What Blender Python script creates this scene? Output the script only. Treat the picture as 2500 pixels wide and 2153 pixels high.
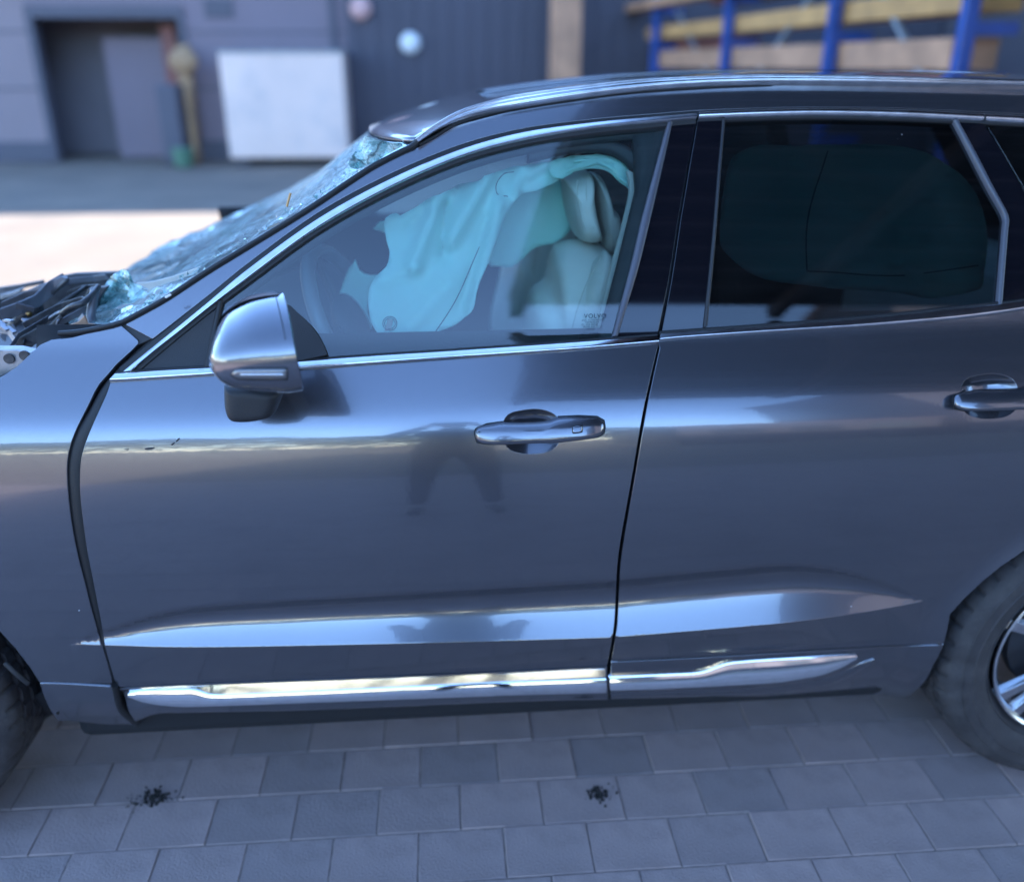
import bpy, bmesh, math, random
from mathutils import Vector, Matrix, geometry, noise
random.seed(7)
PI = math.pi
R_ = math.radians
for o in list(bpy.data.objects): bpy.data.objects.remove(o)
scene = bpy.context.scene

# ------------------------------------------------------------------ camera
CF, CH, CD = 2155.0, 1.68, 1.58          # focal length in px of a 2500 px wide frame, height, distance to the car side
CP, CY = R_(23.1), R_(4.4)               # pitch down, turn towards the tail
FW = Vector((math.sin(CY)*math.cos(CP), math.cos(CY)*math.cos(CP), -math.sin(CP)))
RT = Vector((math.cos(CY), -math.sin(CY), 0))
UPV = RT.cross(FW)
CC = Vector((0, -CD, CH))
cam_d = bpy.data.cameras.new('camera')
cam = bpy.data.objects.new('camera', cam_d)
scene.collection.objects.link(cam)
cam.matrix_world = Matrix.Translation(CC) @ Matrix((RT, UPV, -FW)).transposed().to_4x4()
cam_d.sensor_width = 36; cam_d.sensor_fit = 'HORIZONTAL'
cam_d.lens = 36*CF/2500
cam_d.clip_start = 0.02; cam_d.clip_end = 3000
cam_d.dof.use_dof = True
cam_d.dof.focus_distance = 1.69
cam_d.dof.aperture_fstop = (cam_d.lens/1000)/0.026
scene.camera = cam

# ------------------------------------------------------------------ sky and sun
SUN_EL, SUN_AZ = R_(28), R_(2)            # azimuth: from +Y towards +X
world = bpy.data.worlds.new('World'); scene.world = world
world.use_nodes = True
wn = world.node_tree.nodes; wl = world.node_tree.links
wn.clear()
sky = wn.new('ShaderNodeTexSky'); sky.sky_type = 'NISHITA'; sky.sun_disc = False
sky.sun_elevation = SUN_EL; sky.sun_rotation = SUN_AZ
sky.air_density = 1.0; sky.dust_density = 0.0; sky.ozone_density = 6.0
bg = wn.new('ShaderNodeBackground'); bg.inputs[1].default_value = 0.105
wo = wn.new('ShaderNodeOutputWorld')
tint = wn.new('ShaderNodeVectorMath'); tint.operation = 'MULTIPLY'; tint.inputs[1].default_value = (1.10, 1.03, 1.0)
wl.new(sky.outputs[0], tint.inputs[0]); wl.new(tint.outputs[0], bg.inputs[0]); wl.new(bg.outputs[0], wo.inputs[0])
sun_d = bpy.data.lights.new('sun', 'SUN'); sun_d.energy = 2.25; sun_d.angle = R_(0.53)
sun_d.color = (1.0, 0.93, 0.84)
sun = bpy.data.objects.new('sun', sun_d); scene.collection.objects.link(sun)
sdir = Vector((math.sin(SUN_AZ)*math.cos(SUN_EL), math.cos(SUN_AZ)*math.cos(SUN_EL), math.sin(SUN_EL)))
sun.rotation_euler = sdir.to_track_quat('Z', 'Y').to_euler()
sun.location = (0, 20, 30)
vs = scene.view_settings
vs.view_transform = 'Standard'; vs.look = 'None'; vs.exposure = 3.28; vs.gamma = 1.0; vs.use_curve_mapping = False
scene.render.engine = 'CYCLES'
scene.cycles.max_bounces = 10; scene.cycles.transparent_max_bounces = 16
scene.cycles.glossy_bounces = 5; scene.cycles.transmission_bounces = 6

# ------------------------------------------------------------------ materials
def mat(name, col, rough=0.6, metal=0.0, coat=0.0, spec=0.5, bump=0.0, bscale=60.0, var=0.0, vscale=6.0, coat_rough=0.03, detail=6.0, wear=None, wear_amt=0.0, wear_scale=9.0, sheen=0.0, alpha=1.0):
    m = bpy.data.materials.new(name); m.use_nodes = True
    nt = m.node_tree; N = nt.nodes; L = nt.links
    b = N['Principled BSDF']
    b.inputs['Base Color'].default_value = (*col, 1)
    b.inputs['Roughness'].default_value = rough
    b.inputs['Metallic'].default_value = metal
    b.inputs['Coat Weight'].default_value = coat
    b.inputs['Coat Roughness'].default_value = coat_rough
    b.inputs['Specular IOR Level'].default_value = spec
    b.inputs['Sheen Weight'].default_value = sheen
    tc = N.new('ShaderNodeTexCoord')
    last = None
    if var > 0:
        n = N.new('ShaderNodeTexNoise'); n.inputs['Scale'].default_value = vscale; n.inputs['Detail'].default_value = detail
        L.new(tc.outputs['Object'], n.inputs['Vector'])
        mp = N.new('ShaderNodeMapRange'); mp.inputs[1].default_value = 0.3; mp.inputs[2].default_value = 0.7
        mp.inputs[3].default_value = 1-var; mp.inputs[4].default_value = 1+var
        L.new(n.outputs[0], mp.inputs[0])
        vm = N.new('ShaderNodeVectorMath'); vm.operation = 'SCALE'
        vm.inputs[0].default_value = col
        L.new(mp.outputs[0], vm.inputs['Scale'])
        last = vm.outputs[0]
        mr = N.new('ShaderNodeMapRange'); mr.inputs[1].default_value = 0.3; mr.inputs[2].default_value = 0.7
        mr.inputs[3].default_value = max(0.0, rough*(1-var*0.6)); mr.inputs[4].default_value = min(1, rough*(1+var*0.6))
        L.new(n.outputs[0], mr.inputs[0]); L.new(mr.outputs[0], b.inputs['Roughness'])
    if wear is not None:
        n2 = N.new('ShaderNodeTexNoise'); n2.inputs['Scale'].default_value = wear_scale; n2.inputs['Detail'].default_value = 9; n2.inputs['Roughness'].default_value = 0.7
        L.new(tc.outputs['Object'], n2.inputs['Vector'])
        rp = N.new('ShaderNodeMapRange'); rp.inputs[1].default_value = 0.48; rp.inputs[2].default_value = 0.72
        rp.inputs[3].default_value = 0; rp.inputs[4].default_value = wear_amt
        L.new(n2.outputs[0], rp.inputs[0])
        mx = N.new('ShaderNodeMix'); mx.data_type = 'RGBA'
        L.new(rp.outputs[0], mx.inputs[0])
        if last: L.new(last, mx.inputs[6])
        else: mx.inputs[6].default_value = (*col, 1)
        mx.inputs[7].default_value = (*wear, 1)
        last = mx.outputs[2]
    if last: L.new(last, b.inputs['Base Color'])
    if bump > 0:
        nb = N.new('ShaderNodeTexNoise'); nb.inputs['Scale'].default_value = bscale; nb.inputs['Detail'].default_value = 4
        L.new(tc.outputs['Object'], nb.inputs['Vector'])
        bp = N.new('ShaderNodeBump'); bp.inputs['Strength'].default_value = bump; bp.inputs['Distance'].default_value = 0.004
        L.new(nb.outputs[0], bp.inputs['Height']); L.new(bp.outputs[0], b.inputs['Normal'])
    return m

def paint_mat():
    m = mat('graphite_car_paint', (0.147, 0.149, 0.170), rough=0.22, metal=0.84, coat=1.0, coat_rough=0.012, spec=0.5)
    nt = m.node_tree; N = nt.nodes; L = nt.links; b = N['Principled BSDF']
    tc = N['Texture Coordinate']
    b.inputs['Coat IOR'].default_value = 1.62
    # metal flakes
    v = N.new('ShaderNodeTexVoronoi'); v.inputs['Scale'].default_value = 1400
    L.new(tc.outputs['Object'], v.inputs['Vector'])
    mr = N.new('ShaderNodeMapRange'); mr.inputs[3].default_value = 0.80; mr.inputs[4].default_value = 1.25
    L.new(v.outputs['Color'], mr.inputs[0])
    vm = N.new('ShaderNodeVectorMath'); vm.operation = 'SCALE'; vm.inputs[0].default_value = (0.147, 0.149, 0.170)
    L.new(mr.outputs[0], vm.inputs['Scale'])
    # dust film, heavier in uneven patches
    n = N.new('ShaderNodeTexNoise'); n.inputs['Scale'].default_value = 3.0; n.inputs['Detail'].default_value = 10; n.inputs['Roughness'].default_value = 0.65
    L.new(tc.outputs['Object'], n.inputs['Vector'])
    d = N.new('ShaderNodeMapRange'); d.inputs[1].default_value = 0.35; d.inputs[2].default_value = 0.8; d.inputs[3].default_value = 0.01; d.inputs[4].default_value = 0.07
    L.new(n.outputs[0], d.inputs[0])
    mx = N.new('ShaderNodeMix'); mx.data_type = 'RGBA'; L.new(d.outputs[0], mx.inputs[0]); L.new(vm.outputs[0], mx.inputs[6])
    mx.inputs[7].default_value = (0.30, 0.29, 0.28, 1)
    L.new(mx.outputs[2], b.inputs['Base Color'])
    cr = N.new('ShaderNodeMapRange'); cr.inputs[1].default_value = 0.35; cr.inputs[2].default_value = 0.8; cr.inputs[3].default_value = 0.008; cr.inputs[4].default_value = 0.05
    L.new(n.outputs[0], cr.inputs[0]); L.new(cr.outputs[0], b.inputs['Coat Roughness'])
    # orange peel
    nb = N.new('ShaderNodeTexNoise'); nb.inputs['Scale'].default_value = 120; nb.inputs['Detail'].default_value = 2
    L.new(tc.outputs['Object'], nb.inputs['Vector'])
    bp = N.new('ShaderNodeBump'); bp.inputs['Strength'].default_value = 0.02; bp.inputs['Distance'].default_value = 0.002
    L.new(nb.outputs[0], bp.inputs['Height']); L.new(bp.outputs[0], b.inputs['Coat Normal'])
    return m

def glass_mat(name, tint, refl=1.0, rough=0.0, wav=0.004, dirt=0.03):
    m = bpy.data.materials.new(name); m.use_nodes = True
    nt = m.node_tree; N = nt.nodes; L = nt.links; N.clear()
    out = N.new('ShaderNodeOutputMaterial')
    tr = N.new('ShaderNodeBsdfTransparent'); tr.inputs[0].default_value = (*tint, 1)
    gl = N.new('ShaderNodeBsdfGlossy'); gl.inputs['Roughness'].default_value = rough; gl.inputs[0].default_value = (1, 1, 1, 1)
    fr = N.new('ShaderNodeFresnel'); fr.inputs[0].default_value = 1.52
    ml = N.new('ShaderNodeMath'); ml.operation = 'MULTIPLY'; ml.inputs[1].default_value = refl; ml.use_clamp = True
    L.new(fr.outputs[0], ml.inputs[0])
    mx = N.new('ShaderNodeMixShader'); L.new(ml.outputs[0], mx.inputs[0]); L.new(tr.outputs[0], mx.inputs[1]); L.new(gl.outputs[0], mx.inputs[2])
    tc = N.new('ShaderNodeTexCoord')
    nz = N.new('ShaderNodeTexNoise'); nz.inputs['Scale'].default_value = 4; nz.inputs['Detail'].default_value = 8
    L.new(tc.outputs['Object'], nz.inputs['Vector'])
    mr = N.new('ShaderNodeMapRange'); mr.inputs[1].default_value = 0.4; mr.inputs[2].default_value = 0.8; mr.inputs[3].default_value = dirt*0.5; mr.inputs[4].default_value = dirt*2.2
    L.new(nz.outputs[0], mr.inputs[0])
    df = N.new('ShaderNodeBsdfDiffuse'); df.inputs[0].default_value = (0.5, 0.5, 0.5, 1)
    m2 = N.new('ShaderNodeMixShader'); L.new(mr.outputs[0], m2.inputs[0]); L.new(mx.outputs[0], m2.inputs[1]); L.new(df.outputs[0], m2.inputs[2])
    L.new(m2.outputs[0], out.inputs[0])
    return m

def shatter_mat():
    m = bpy.data.materials.new('crazed_laminated_glass'); m.use_nodes = True
    nt = m.node_tree; N = nt.nodes; L = nt.links; N.clear()
    out = N.new('ShaderNodeOutputMaterial'); tc = N.new('ShaderNodeTexCoord')
    def math_(op, a, b, c=None, clamp=False):
        n = N.new('ShaderNodeMath'); n.operation = op; n.use_clamp = clamp
        for i, x in enumerate((a, b, c)):
            if x is None: continue
            if isinstance(x, (int, float)): n.inputs[i].default_value = x
            else: L.new(x, n.inputs[i])
        return n.outputs[0]
    def rng(x, a, b, c, d):
        n = N.new('ShaderNodeMapRange'); L.new(x, n.inputs[0])
        for i, k in enumerate((a, b, c, d)): n.inputs[i+1].default_value = k
        return n.outputs[0]
    nd = N.new('ShaderNodeTexNoise'); nd.inputs['Scale'].default_value = 9; nd.inputs['Detail'].default_value = 5
    L.new(tc.outputs['Object'], nd.inputs['Vector'])
    add = N.new('ShaderNodeVectorMath'); add.operation = 'MULTIPLY_ADD'; add.inputs[1].default_value = (0.12, 0.12, 0.12)
    L.new(nd.outputs['Color'], add.inputs[0]); L.new(tc.outputs['Object'], add.inputs[2])
    def vor(sc, feat='F1'):
        v = N.new('ShaderNodeTexVoronoi'); v.feature = feat; v.inputs['Scale'].default_value = sc; L.new(add.outputs[0], v.inputs['Vector']); return v
    big = rng(vor(13, 'DISTANCE_TO_EDGE').outputs['Distance'], 0, .030, 1, 0)      # long cracks
    fine = rng(vor(95, 'DISTANCE_TO_EDGE').outputs['Distance'], 0, .10, 1, 0)      # crazing
    nm = N.new('ShaderNodeTexNoise'); nm.inputs['Scale'].default_value = 5.5; nm.inputs['Detail'].default_value = 7; nm.inputs['Roughness'].default_value = .65
    L.new(tc.outputs['Object'], nm.inputs['Vector'])
    mask = rng(nm.outputs[0], .44, .60, 0, 1)                                      # where the glass is crushed to crumbs
    fm = math_('MULTIPLY', fine, mask)
    cr = math_('MAXIMUM', big, fm)
    vc = vor(95).outputs['Color']; vb = vor(13).outputs['Color']
    sep = N.new('ShaderNodeSeparateColor'); L.new(vc, sep.inputs[0]); sepb = N.new('ShaderNodeSeparateColor'); L.new(vb, sepb.inputs[0])
    h1 = math_('MULTIPLY', sep.outputs[0], mask); h2 = math_('MULTIPLY_ADD', sepb.outputs[1], 3.0, h1)
    bp = N.new('ShaderNodeBump'); bp.inputs['Strength'].default_value = 0.7; bp.inputs['Distance'].default_value = 0.004; L.new(h2, bp.inputs['Height'])
    tr = N.new('ShaderNodeBsdfTransparent'); tr.inputs[0].default_value = (0.45, 0.70, 0.68, 1)
    gl = N.new('ShaderNodeBsdfGlossy'); gl.inputs['Roughness'].default_value = 0.06; gl.inputs[0].default_value = (0.85, 1, 1, 1); L.new(bp.outputs[0], gl.inputs['Normal'])
    fr = N.new('ShaderNodeFresnel'); fr.inputs[0].default_value = 1.6; L.new(bp.outputs[0], fr.inputs['Normal'])
    mx = N.new('ShaderNodeMixShader'); L.new(math_('MULTIPLY_ADD', fr.outputs[0], 1.8, .10, True), mx.inputs[0]); L.new(tr.outputs[0], mx.inputs[1]); L.new(gl.outputs[0], mx.inputs[2])
    col_ = N.new('ShaderNodeMix'); col_.data_type = 'RGBA'; L.new(sep.outputs[1], col_.inputs[0]); col_.inputs[6].default_value = (0.16, 0.34, 0.34, 1); col_.inputs[7].default_value = (0.72, 0.92, 0.92, 1)
    df = N.new('ShaderNodeBsdfPrincipled'); L.new(col_.outputs[2], df.inputs['Base Color']); df.inputs['Roughness'].default_value = 0.2; L.new(bp.outputs[0], df.inputs['Normal'])
    fac = math_('MULTIPLY_ADD', fm, .45, math_('MULTIPLY_ADD', mask, .32, .22), True)
    m2 = N.new('ShaderNodeMixShader'); L.new(fac, m2.inputs[0]); L.new(mx.outputs[0], m2.inputs[1]); L.new(df.outputs[0], m2.inputs[2])
    dk = N.new('ShaderNodeBsdfPrincipled'); dk.inputs['Base Color'].default_value = (.02, .05, .055, 1); dk.inputs['Roughness'].default_value = .3
    m3 = N.new('ShaderNodeMixShader'); L.new(math_('MULTIPLY', big, .85), m3.inputs[0]); L.new(m2.outputs[0], m3.inputs[1]); L.new(dk.outputs[0], m3.inputs[2])
    L.new(m3.outputs[0], out.inputs[0])
    return m

M = {}
M['paint'] = paint_mat()
M['chrome'] = mat('polished_chrome', (0.78, 0.79, 0.80), rough=0.05, metal=1.0, wear=(0.35, 0.34, 0.33), wear_amt=0.25, wear_scale=60)
M['satin'] = mat('satin_aluminium', (0.80, 0.81, 0.83), rough=0.22, metal=1.0, var=0.12, vscale=30)
M['gloss_black'] = mat('gloss_black_pillar', (0.006, 0.006, 0.009), rough=0.06, coat=1.0, coat_rough=0.01)
M['rubber'] = mat('black_rubber_seal', (0.012, 0.012, 0.013), rough=0.55, bump=0.15, bscale=200)
M['plastic'] = mat('black_grained_plastic', (0.018, 0.018, 0.020), rough=0.5, bump=0.3, bscale=700, var=0.15)
M['matte'] = mat('matte_black_void', (0.012, 0.012, 0.014), rough=0.9)
M['bay'] = mat('engine_bay_plastic', (0.045, 0.043, 0.047), rough=0.42, bump=0.3, bscale=90, var=0.3, wear=(0.22, 0.20, 0.18), wear_amt=0.35, wear_scale=25)
M['bay_metal'] = mat('bare_bent_metal', (0.36, 0.36, 0.38), rough=0.42, metal=0.75, bump=0.2, bscale=60, var=0.25, wear=(0.12, 0.11, 0.10), wear_amt=0.5, wear_scale=30)
M['bay_grey'] = mat('grey_bay_panel', (0.17, 0.17, 0.19), rough=0.4, metal=0.3, bump=0.15, var=0.2, vscale=20)
M['glass'] = glass_mat('green_tinted_window_glass', (0.80, 0.97, 0.95), refl=2.3, dirt=0.012)
M['privacy'] = glass_mat('dark_privacy_glass', (0.085, 0.115, 0.13), refl=1.5, dirt=0.006)
M['shatter'] = shatter_mat()
M['added_roofglass'] = glass_mat('added_panoramic_glass', (0.55, 0.75, 0.75), refl=1.5, dirt=0.02)
M['airbag'] = mat('airbag_nylon', (0.72, 0.95, 0.86), rough=0.75, bump=0.25, bscale=500, var=0.05, vscale=9, sheen=0.3)
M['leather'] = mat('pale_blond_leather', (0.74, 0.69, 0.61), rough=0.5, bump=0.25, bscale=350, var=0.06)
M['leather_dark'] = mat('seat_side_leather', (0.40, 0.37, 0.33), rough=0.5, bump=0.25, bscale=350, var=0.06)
M['trim_light'] = mat('headliner_cloth', (0.50, 0.47, 0.42), rough=0.85, bump=0.3, bscale=400)
M['interior'] = mat('charcoal_interior', (0.035, 0.036, 0.04), rough=0.6, bump=0.2, bscale=200)
M['thread'] = mat('dark_seam_thread', (0.03, 0.05, 0.06), rough=0.8)
M['stitch'] = mat('pale_stitching', (0.62, 0.58, 0.50), rough=0.8)
M['tyre'] = mat('worn_tyre_rubber', (0.042, 0.037, 0.038), rough=0.72, bump=0.35, bscale=150, var=0.25, vscale=25, wear=(0.11, 0.10, 0.095), wear_amt=0.45, wear_scale=14)
M['rim'] = mat('diamond_cut_alloy', (0.68, 0.69, 0.71), rough=0.24, metal=1.0, var=0.15, vscale=20)
M['rimdark'] = mat('dark_wheel_barrel', (0.035, 0.035, 0.04), rough=0.4, metal=0.3)
M['frame_grey'] = mat('grey_frame_plastic', (0.075, 0.075, 0.09), rough=0.4)
M['lens'] = mat('clear_indicator_lens', (0.20, 0.19, 0.19), rough=0.12, metal=0.5, coat=1.0)
M['amber'] = mat('amber_reflector', (0.5, 0.3, 0.08), rough=0.3)
M['print'] = mat('etched_window_print', (0.02, 0.03, 0.05), rough=0.9)
M['brass'] = mat('dull_brass_bolt', (0.35, 0.22, 0.09), rough=0.4, metal=1.0)
M['paper'] = mat('white_label_paper', (0.75, 0.75, 0.73), rough=0.8)

def translucent(m, col_, w):
    nt = m.node_tree; N = nt.nodes; L = nt.links; b = N['Principled BSDF']; out = N['Material Output']
    t = N.new('ShaderNodeBsdfTranslucent'); t.inputs[0].default_value = (*col_, 1)
    mx = N.new('ShaderNodeMixShader'); mx.inputs[0].default_value = w
    L.new(b.outputs[0], mx.inputs[1]); L.new(t.outputs[0], mx.inputs[2]); L.new(mx.outputs[0], out.inputs[0])
translucent(M['airbag'], (0.6, 1.0, 0.95), 0.45)

# ------------------------------------------------------------------ object helpers
col = scene.collection
def ob(name, me, m, parent=None, smooth=False):
    o = bpy.data.objects.new(name, me); col.objects.link(o)
    if m is not None and len(me.materials) == 0: me.materials.append(m)
    if smooth: me.polygons.foreach_set('use_smooth', [True]*len(me.polygons))
    if parent is not None: o.parent = parent
    return o
def mk(name, verts, faces, m, parent=None, smooth=False):
    me = bpy.data.meshes.new(name); me.from_pydata([tuple(v) for v in verts], [], faces); me.validate(); me.update()
    return ob(name, me, m, parent, smooth)
def empty(name, loc=(0, 0, 0), rz=0):
    o = bpy.data.objects.new(name, None); col.objects.link(o); o.location = loc; o.rotation_euler = (0, 0, rz)
    o.empty_display_size = 0.1
    return o
def tag(o, label=None, cat=None, group=None, kind=None):
    if label: o['label'] = label
    if cat: o['category'] = cat
    if group: o['group'] = group
    if kind: o['kind'] = kind
    return o
def bm_obj(name, bm, m, parent=None, smooth=False, bevel=0.0, seg=2):
    bmesh.ops.recalc_face_normals(bm, faces=bm.faces)
    me = bpy.data.meshes.new(name); bm.to_mesh(me); bm.free()
    o = ob(name, me, m, parent, smooth)
    if bevel:
        md = o.modifiers.new('bevel', 'BEVEL'); md.width = bevel; md.segments = seg; md.limit_method = 'ANGLE'; md.angle_limit = R_(35)
    return o
def add_box(bm, lo, hi, mtx=None):
    x0, y0, z0 = lo; x1, y1, z1 = hi
    vs_ = [bm.verts.new(p) for p in [(x0,y0,z0),(x1,y0,z0),(x1,y1,z0),(x0,y1,z0),(x0,y0,z1),(x1,y0,z1),(x1,y1,z1),(x0,y1,z1)]]
    for f in [(0,3,2,1),(4,5,6,7),(0,1,5,4),(1,2,6,5),(2,3,7,6),(3,0,4,7)]: bm.faces.new([vs_[i] for i in f])
    if mtx is not None: bmesh.ops.transform(bm, matrix=mtx, verts=vs_)
    return vs_
def box(name, lo, hi, m, parent=None, bevel=0.0, mtx=None):
    bm = bmesh.new(); add_box(bm, lo, hi, mtx)
    return bm_obj(name, bm, m, parent, bevel=bevel)
def beam(name, a, b, w, h, m, parent=None, bevel=0.0):
    a = Vector(a); b = Vector(b); d = b-a; L_ = d.length
    mt = Matrix.Translation(a) @ d.to_track_quat('X', 'Z').to_matrix().to_4x4()
    return box(name, (0, -w/2, -h/2), (L_, w/2, h/2), m, parent, bevel, mt)
def spline(pts, n):
    """Catmull-Rom through pts (tuples of any dim), n samples, uniform in arc length"""
    P = [Vector(p) for p in pts]
    if len(P) == 2: dense = [P[0].lerp(P[1], i/20) for i in range(21)]
    else:
        dense = []
        for i in range(len(P)-1):
            p0 = P[i-1] if i > 0 else P[0]*2-P[1]; p1 = P[i]; p2 = P[i+1]; p3 = P[i+2] if i+2 < len(P) else P[-1]*2-P[-2]
            # centripetal-ish: clamp tangents
            d1 = (p2-p0)*0.5; d2 = (p3-p1)*0.5; L_ = (p2-p1).length
            if d1.length > L_*1.0: d1 = d1.normalized()*L_
            if d2.length > L_*1.0: d2 = d2.normalized()*L_
            for k in range(12):
                t = k/12; t2 = t*t; t3 = t2*t
                dense.append(p1*(2*t3-3*t2+1)+d1*(t3-2*t2+t)+p2*(-2*t3+3*t2)+d2*(t3-t2))
        dense.append(P[-1])
    cum = [0]
    for i in range(1, len(dense)): cum.append(cum[-1]+(dense[i]-dense[i-1]).length)
    out = []; j = 0
    for i in range(n):
        s = cum[-1]*i/(n-1)
        while j < len(cum)-2 and cum[j+1] < s: j += 1
        seg = cum[j+1]-cum[j]; t = (s-cum[j])/seg if seg > 0 else 0
        out.append(dense[j].lerp(dense[j+1], min(1, t)))
    return out
def tube(name, pts, r, m, parent=None, n=None, seg=10, smooth_path=True, taper=None):
    P = spline(pts, n or max(6, len(pts)*6)) if smooth_path else [Vector(p) for p in pts]
    vs_ = []; fs = []
    up = Vector((0, 0, 1))
    for i, p in enumerate(P):
        t = (P[min(i+1, len(P)-1)]-P[max(i-1, 0)]).normalized()
        if abs(t.dot(up)) > 0.95: up = Vector((0, 1, 0))
        u = t.cross(up).normalized(); v = u.cross(t)
        rr = r*(taper(i/(len(P)-1)) if taper else 1)
        for k in range(seg):
            a = 2*PI*k/seg; vs_.append(p+u*math.cos(a)*rr+v*math.sin(a)*rr)
    for i in range(len(P)-1):
        for k in range(seg):
            a = i*seg+k; b = i*seg+(k+1) % seg
            fs.append((a, b, b+seg, a+seg))
    fs.append(tuple(reversed(range(seg)))); fs.append(tuple(range((len(P)-1)*seg, len(P)*seg)))
    return mk(name, vs_, fs, m, parent, True)

# ------------------------------------------------------------------ side surface of the car body
def lerp_tab(tab, x):
    if x <= tab[0][0]: return tab[0][1]
    for i in range(len(tab)-1):
        if x <= tab[i+1][0]:
            t = (x-tab[i][0])/(tab[i+1][0]-tab[i][0]); return tab[i][1]+(tab[i+1][1]-tab[i][1])*t
    return tab[-1][1]
def smooth_tab(tab, x):
    if x <= tab[0][0]: return tab[0][1]
    if x >= tab[-1][0]: return tab[-1][1]
    for i in range(len(tab)-1):
        if x <= tab[i+1][0]:
            x0, y0 = tab[i]; x1, y1 = tab[i+1]; h = x1-x0; t = (x-x0)/h
            m0 = (y1-tab[i-1][1])/(x1-tab[i-1][0]) if i > 0 else (y1-y0)/h
            m1 = (tab[i+2][1]-y0)/(tab[i+2][0]-x0) if i+2 < len(tab) else (y1-y0)/h
            t2 = t*t; t3 = t2*t
            return (2*t3-3*t2+1)*y0+(t3-2*t2+t)*h*m0+(-2*t3+3*t2)*y1+(t3-t2)*h*m1
# normal elevation (degrees) against height on the plain door skin
NTAB = [(0.20,-40),(0.30,-30),(0.44,-12),(0.55,-8),(0.70,-5),(0.80,-1),(0.88,4),(0.95,8.5),(1.00,12.5),(1.03,20),(1.06,28),(1.09,31),(1.16,31),(1.185,26),(1.20,24.5),(1.30,26.5),(1.42,29.5),(1.52,33),(1.58,39),(1.63,52),(1.70,66)]
ZT0, ZDZ = 0.15, 0.0025
YTAB = [0.0]
_n = int((1.75-ZT0)/ZDZ)
for i in range(_n):
    YTAB.append(YTAB[-1]+math.tan(R_(smooth_tab(NTAB, ZT0+(i+.5)*ZDZ)))*ZDZ)
_ref = min(YTAB)
YTAB = [y-_ref for y in YTAB]
def ybase(z):
    f = (z-ZT0)/ZDZ
    if f < 0: return YTAB[0]-f*ZDZ*0.8
    i = int(f)
    if i >= len(YTAB)-1: return YTAB[-1]+(f-len(YTAB)+1)*ZDZ*2.2
    return YTAB[i]+(YTAB[i+1]-YTAB[i])*(f-i)
# pressed hollow above the lower crease: slopes in units of the hollow's height
GS = [(0.0,-0.72),(0.34,-0.60),(0.46,-0.42),(0.60,-0.08),(0.76,0.28),(0.88,0.42),(0.95,0.28),(1.0,0.0)]
GT = [0.0]
for i in range(200): GT.append(GT[-1]+smooth_tab(GS, (i+.5)/200)/200)
_e = GT[-1]; GT = [g-_e for g in GT]
def g_of(t):
    if t >= 1: return 0.0
    f = t*200; i = int(f); return GT[i]+(GT[min(200, i+1)]-GT[i])*(f-i)
HT = [(-0.90,0.0),(-0.82,0.0),(-0.76,0.025),(-0.70,0.050),(-0.62,0.080),(-0.54,0.097),(-0.40,0.108),(0.33,0.142),(0.60,0.148),(0.72,0.146),(0.82,0.125),(0.92,0.085),(1.0,0.040),(1.07,0.0),(1.2,0.0)]
ZC = [(-0.9,0.551),(-0.7,0.551),(0.33,0.536),(1.05,0.566),(1.3,0.57)]
SILLZ = [(-0.9,0.43),(0.35,0.441),(1.12,0.457)]
def Ys(x, z):
    y = ybase(z)
    h = max(0.0, smooth_tab(HT, x))
    if h > 0:
        zc = lerp_tab(ZC, x); d = z-zc
        if d >= 0: y -= h*(g_of(d/h))
        else:
            w = zc-lerp_tab(SILLZ, x)
            y -= h*g_of(0)*max(0.0, 1+d/w)
    k = x-0.15
    y += 0.016*k*k + (0.09*(max(0, -x-1.0))**2)
    # wheel arch flares
    for cx_, cz_, r_ in ((1.517, 0.37, 0.47), (-1.348, 0.37, 0.47)):
        dd = math.hypot(x-cx_, z-cz_)
        if dd < r_: 
            t = max(0.0, min(1.0, (r_-dd)/0.10)); y -= 0.022*t*t*(3-2*t)
    return y

# g_of is negative-going: the crease stands proud (y smaller)
_g0 = g_of(0)
def Y(x, z): return Ys(x, z)
def surf(x, z, off=0.0):
    e = 0.0015
    dx = (Ys(x+e, z)-Ys(x-e, z))/(2*e); dz = (Ys(x, z+e)-Ys(x, z-e))/(2*e)
    n = Vector((dx, -1, dz)).normalized()
    return Vector((x, Ys(x, z), z))+n*off, n
def ray(u, v):
    return FW+RT*((u-1250)/CF)+UPV*((1076.5-v)/CF)
def atY(u, v, yy):
    d = ray(u, v); return CC+d*((yy-CC.y)/d.y)
def atZ(u, v, zz):
    d = ray(u, v); return CC+d*((zz-CC.z)/d.z)
def atS(u, v, off=0.0):
    """photo pixel -> point on the body side, raised by off"""
    d = ray(u, v)
    def F(t):
        p = CC+d*t; return p.y-(Ys(p.x, p.z)-off)
    t = (0.05-CC.y)/d.y
    for _ in range(40):
        p = CC+d*t; yn = Ys(p.x, max(0.1, min(1.8, p.z)))-off
        t2 = (yn-CC.y)/d.y
        if abs(t2-t) < 1e-5: break
        t = t*0.4+t2*0.6
    return CC+d*t

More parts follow.
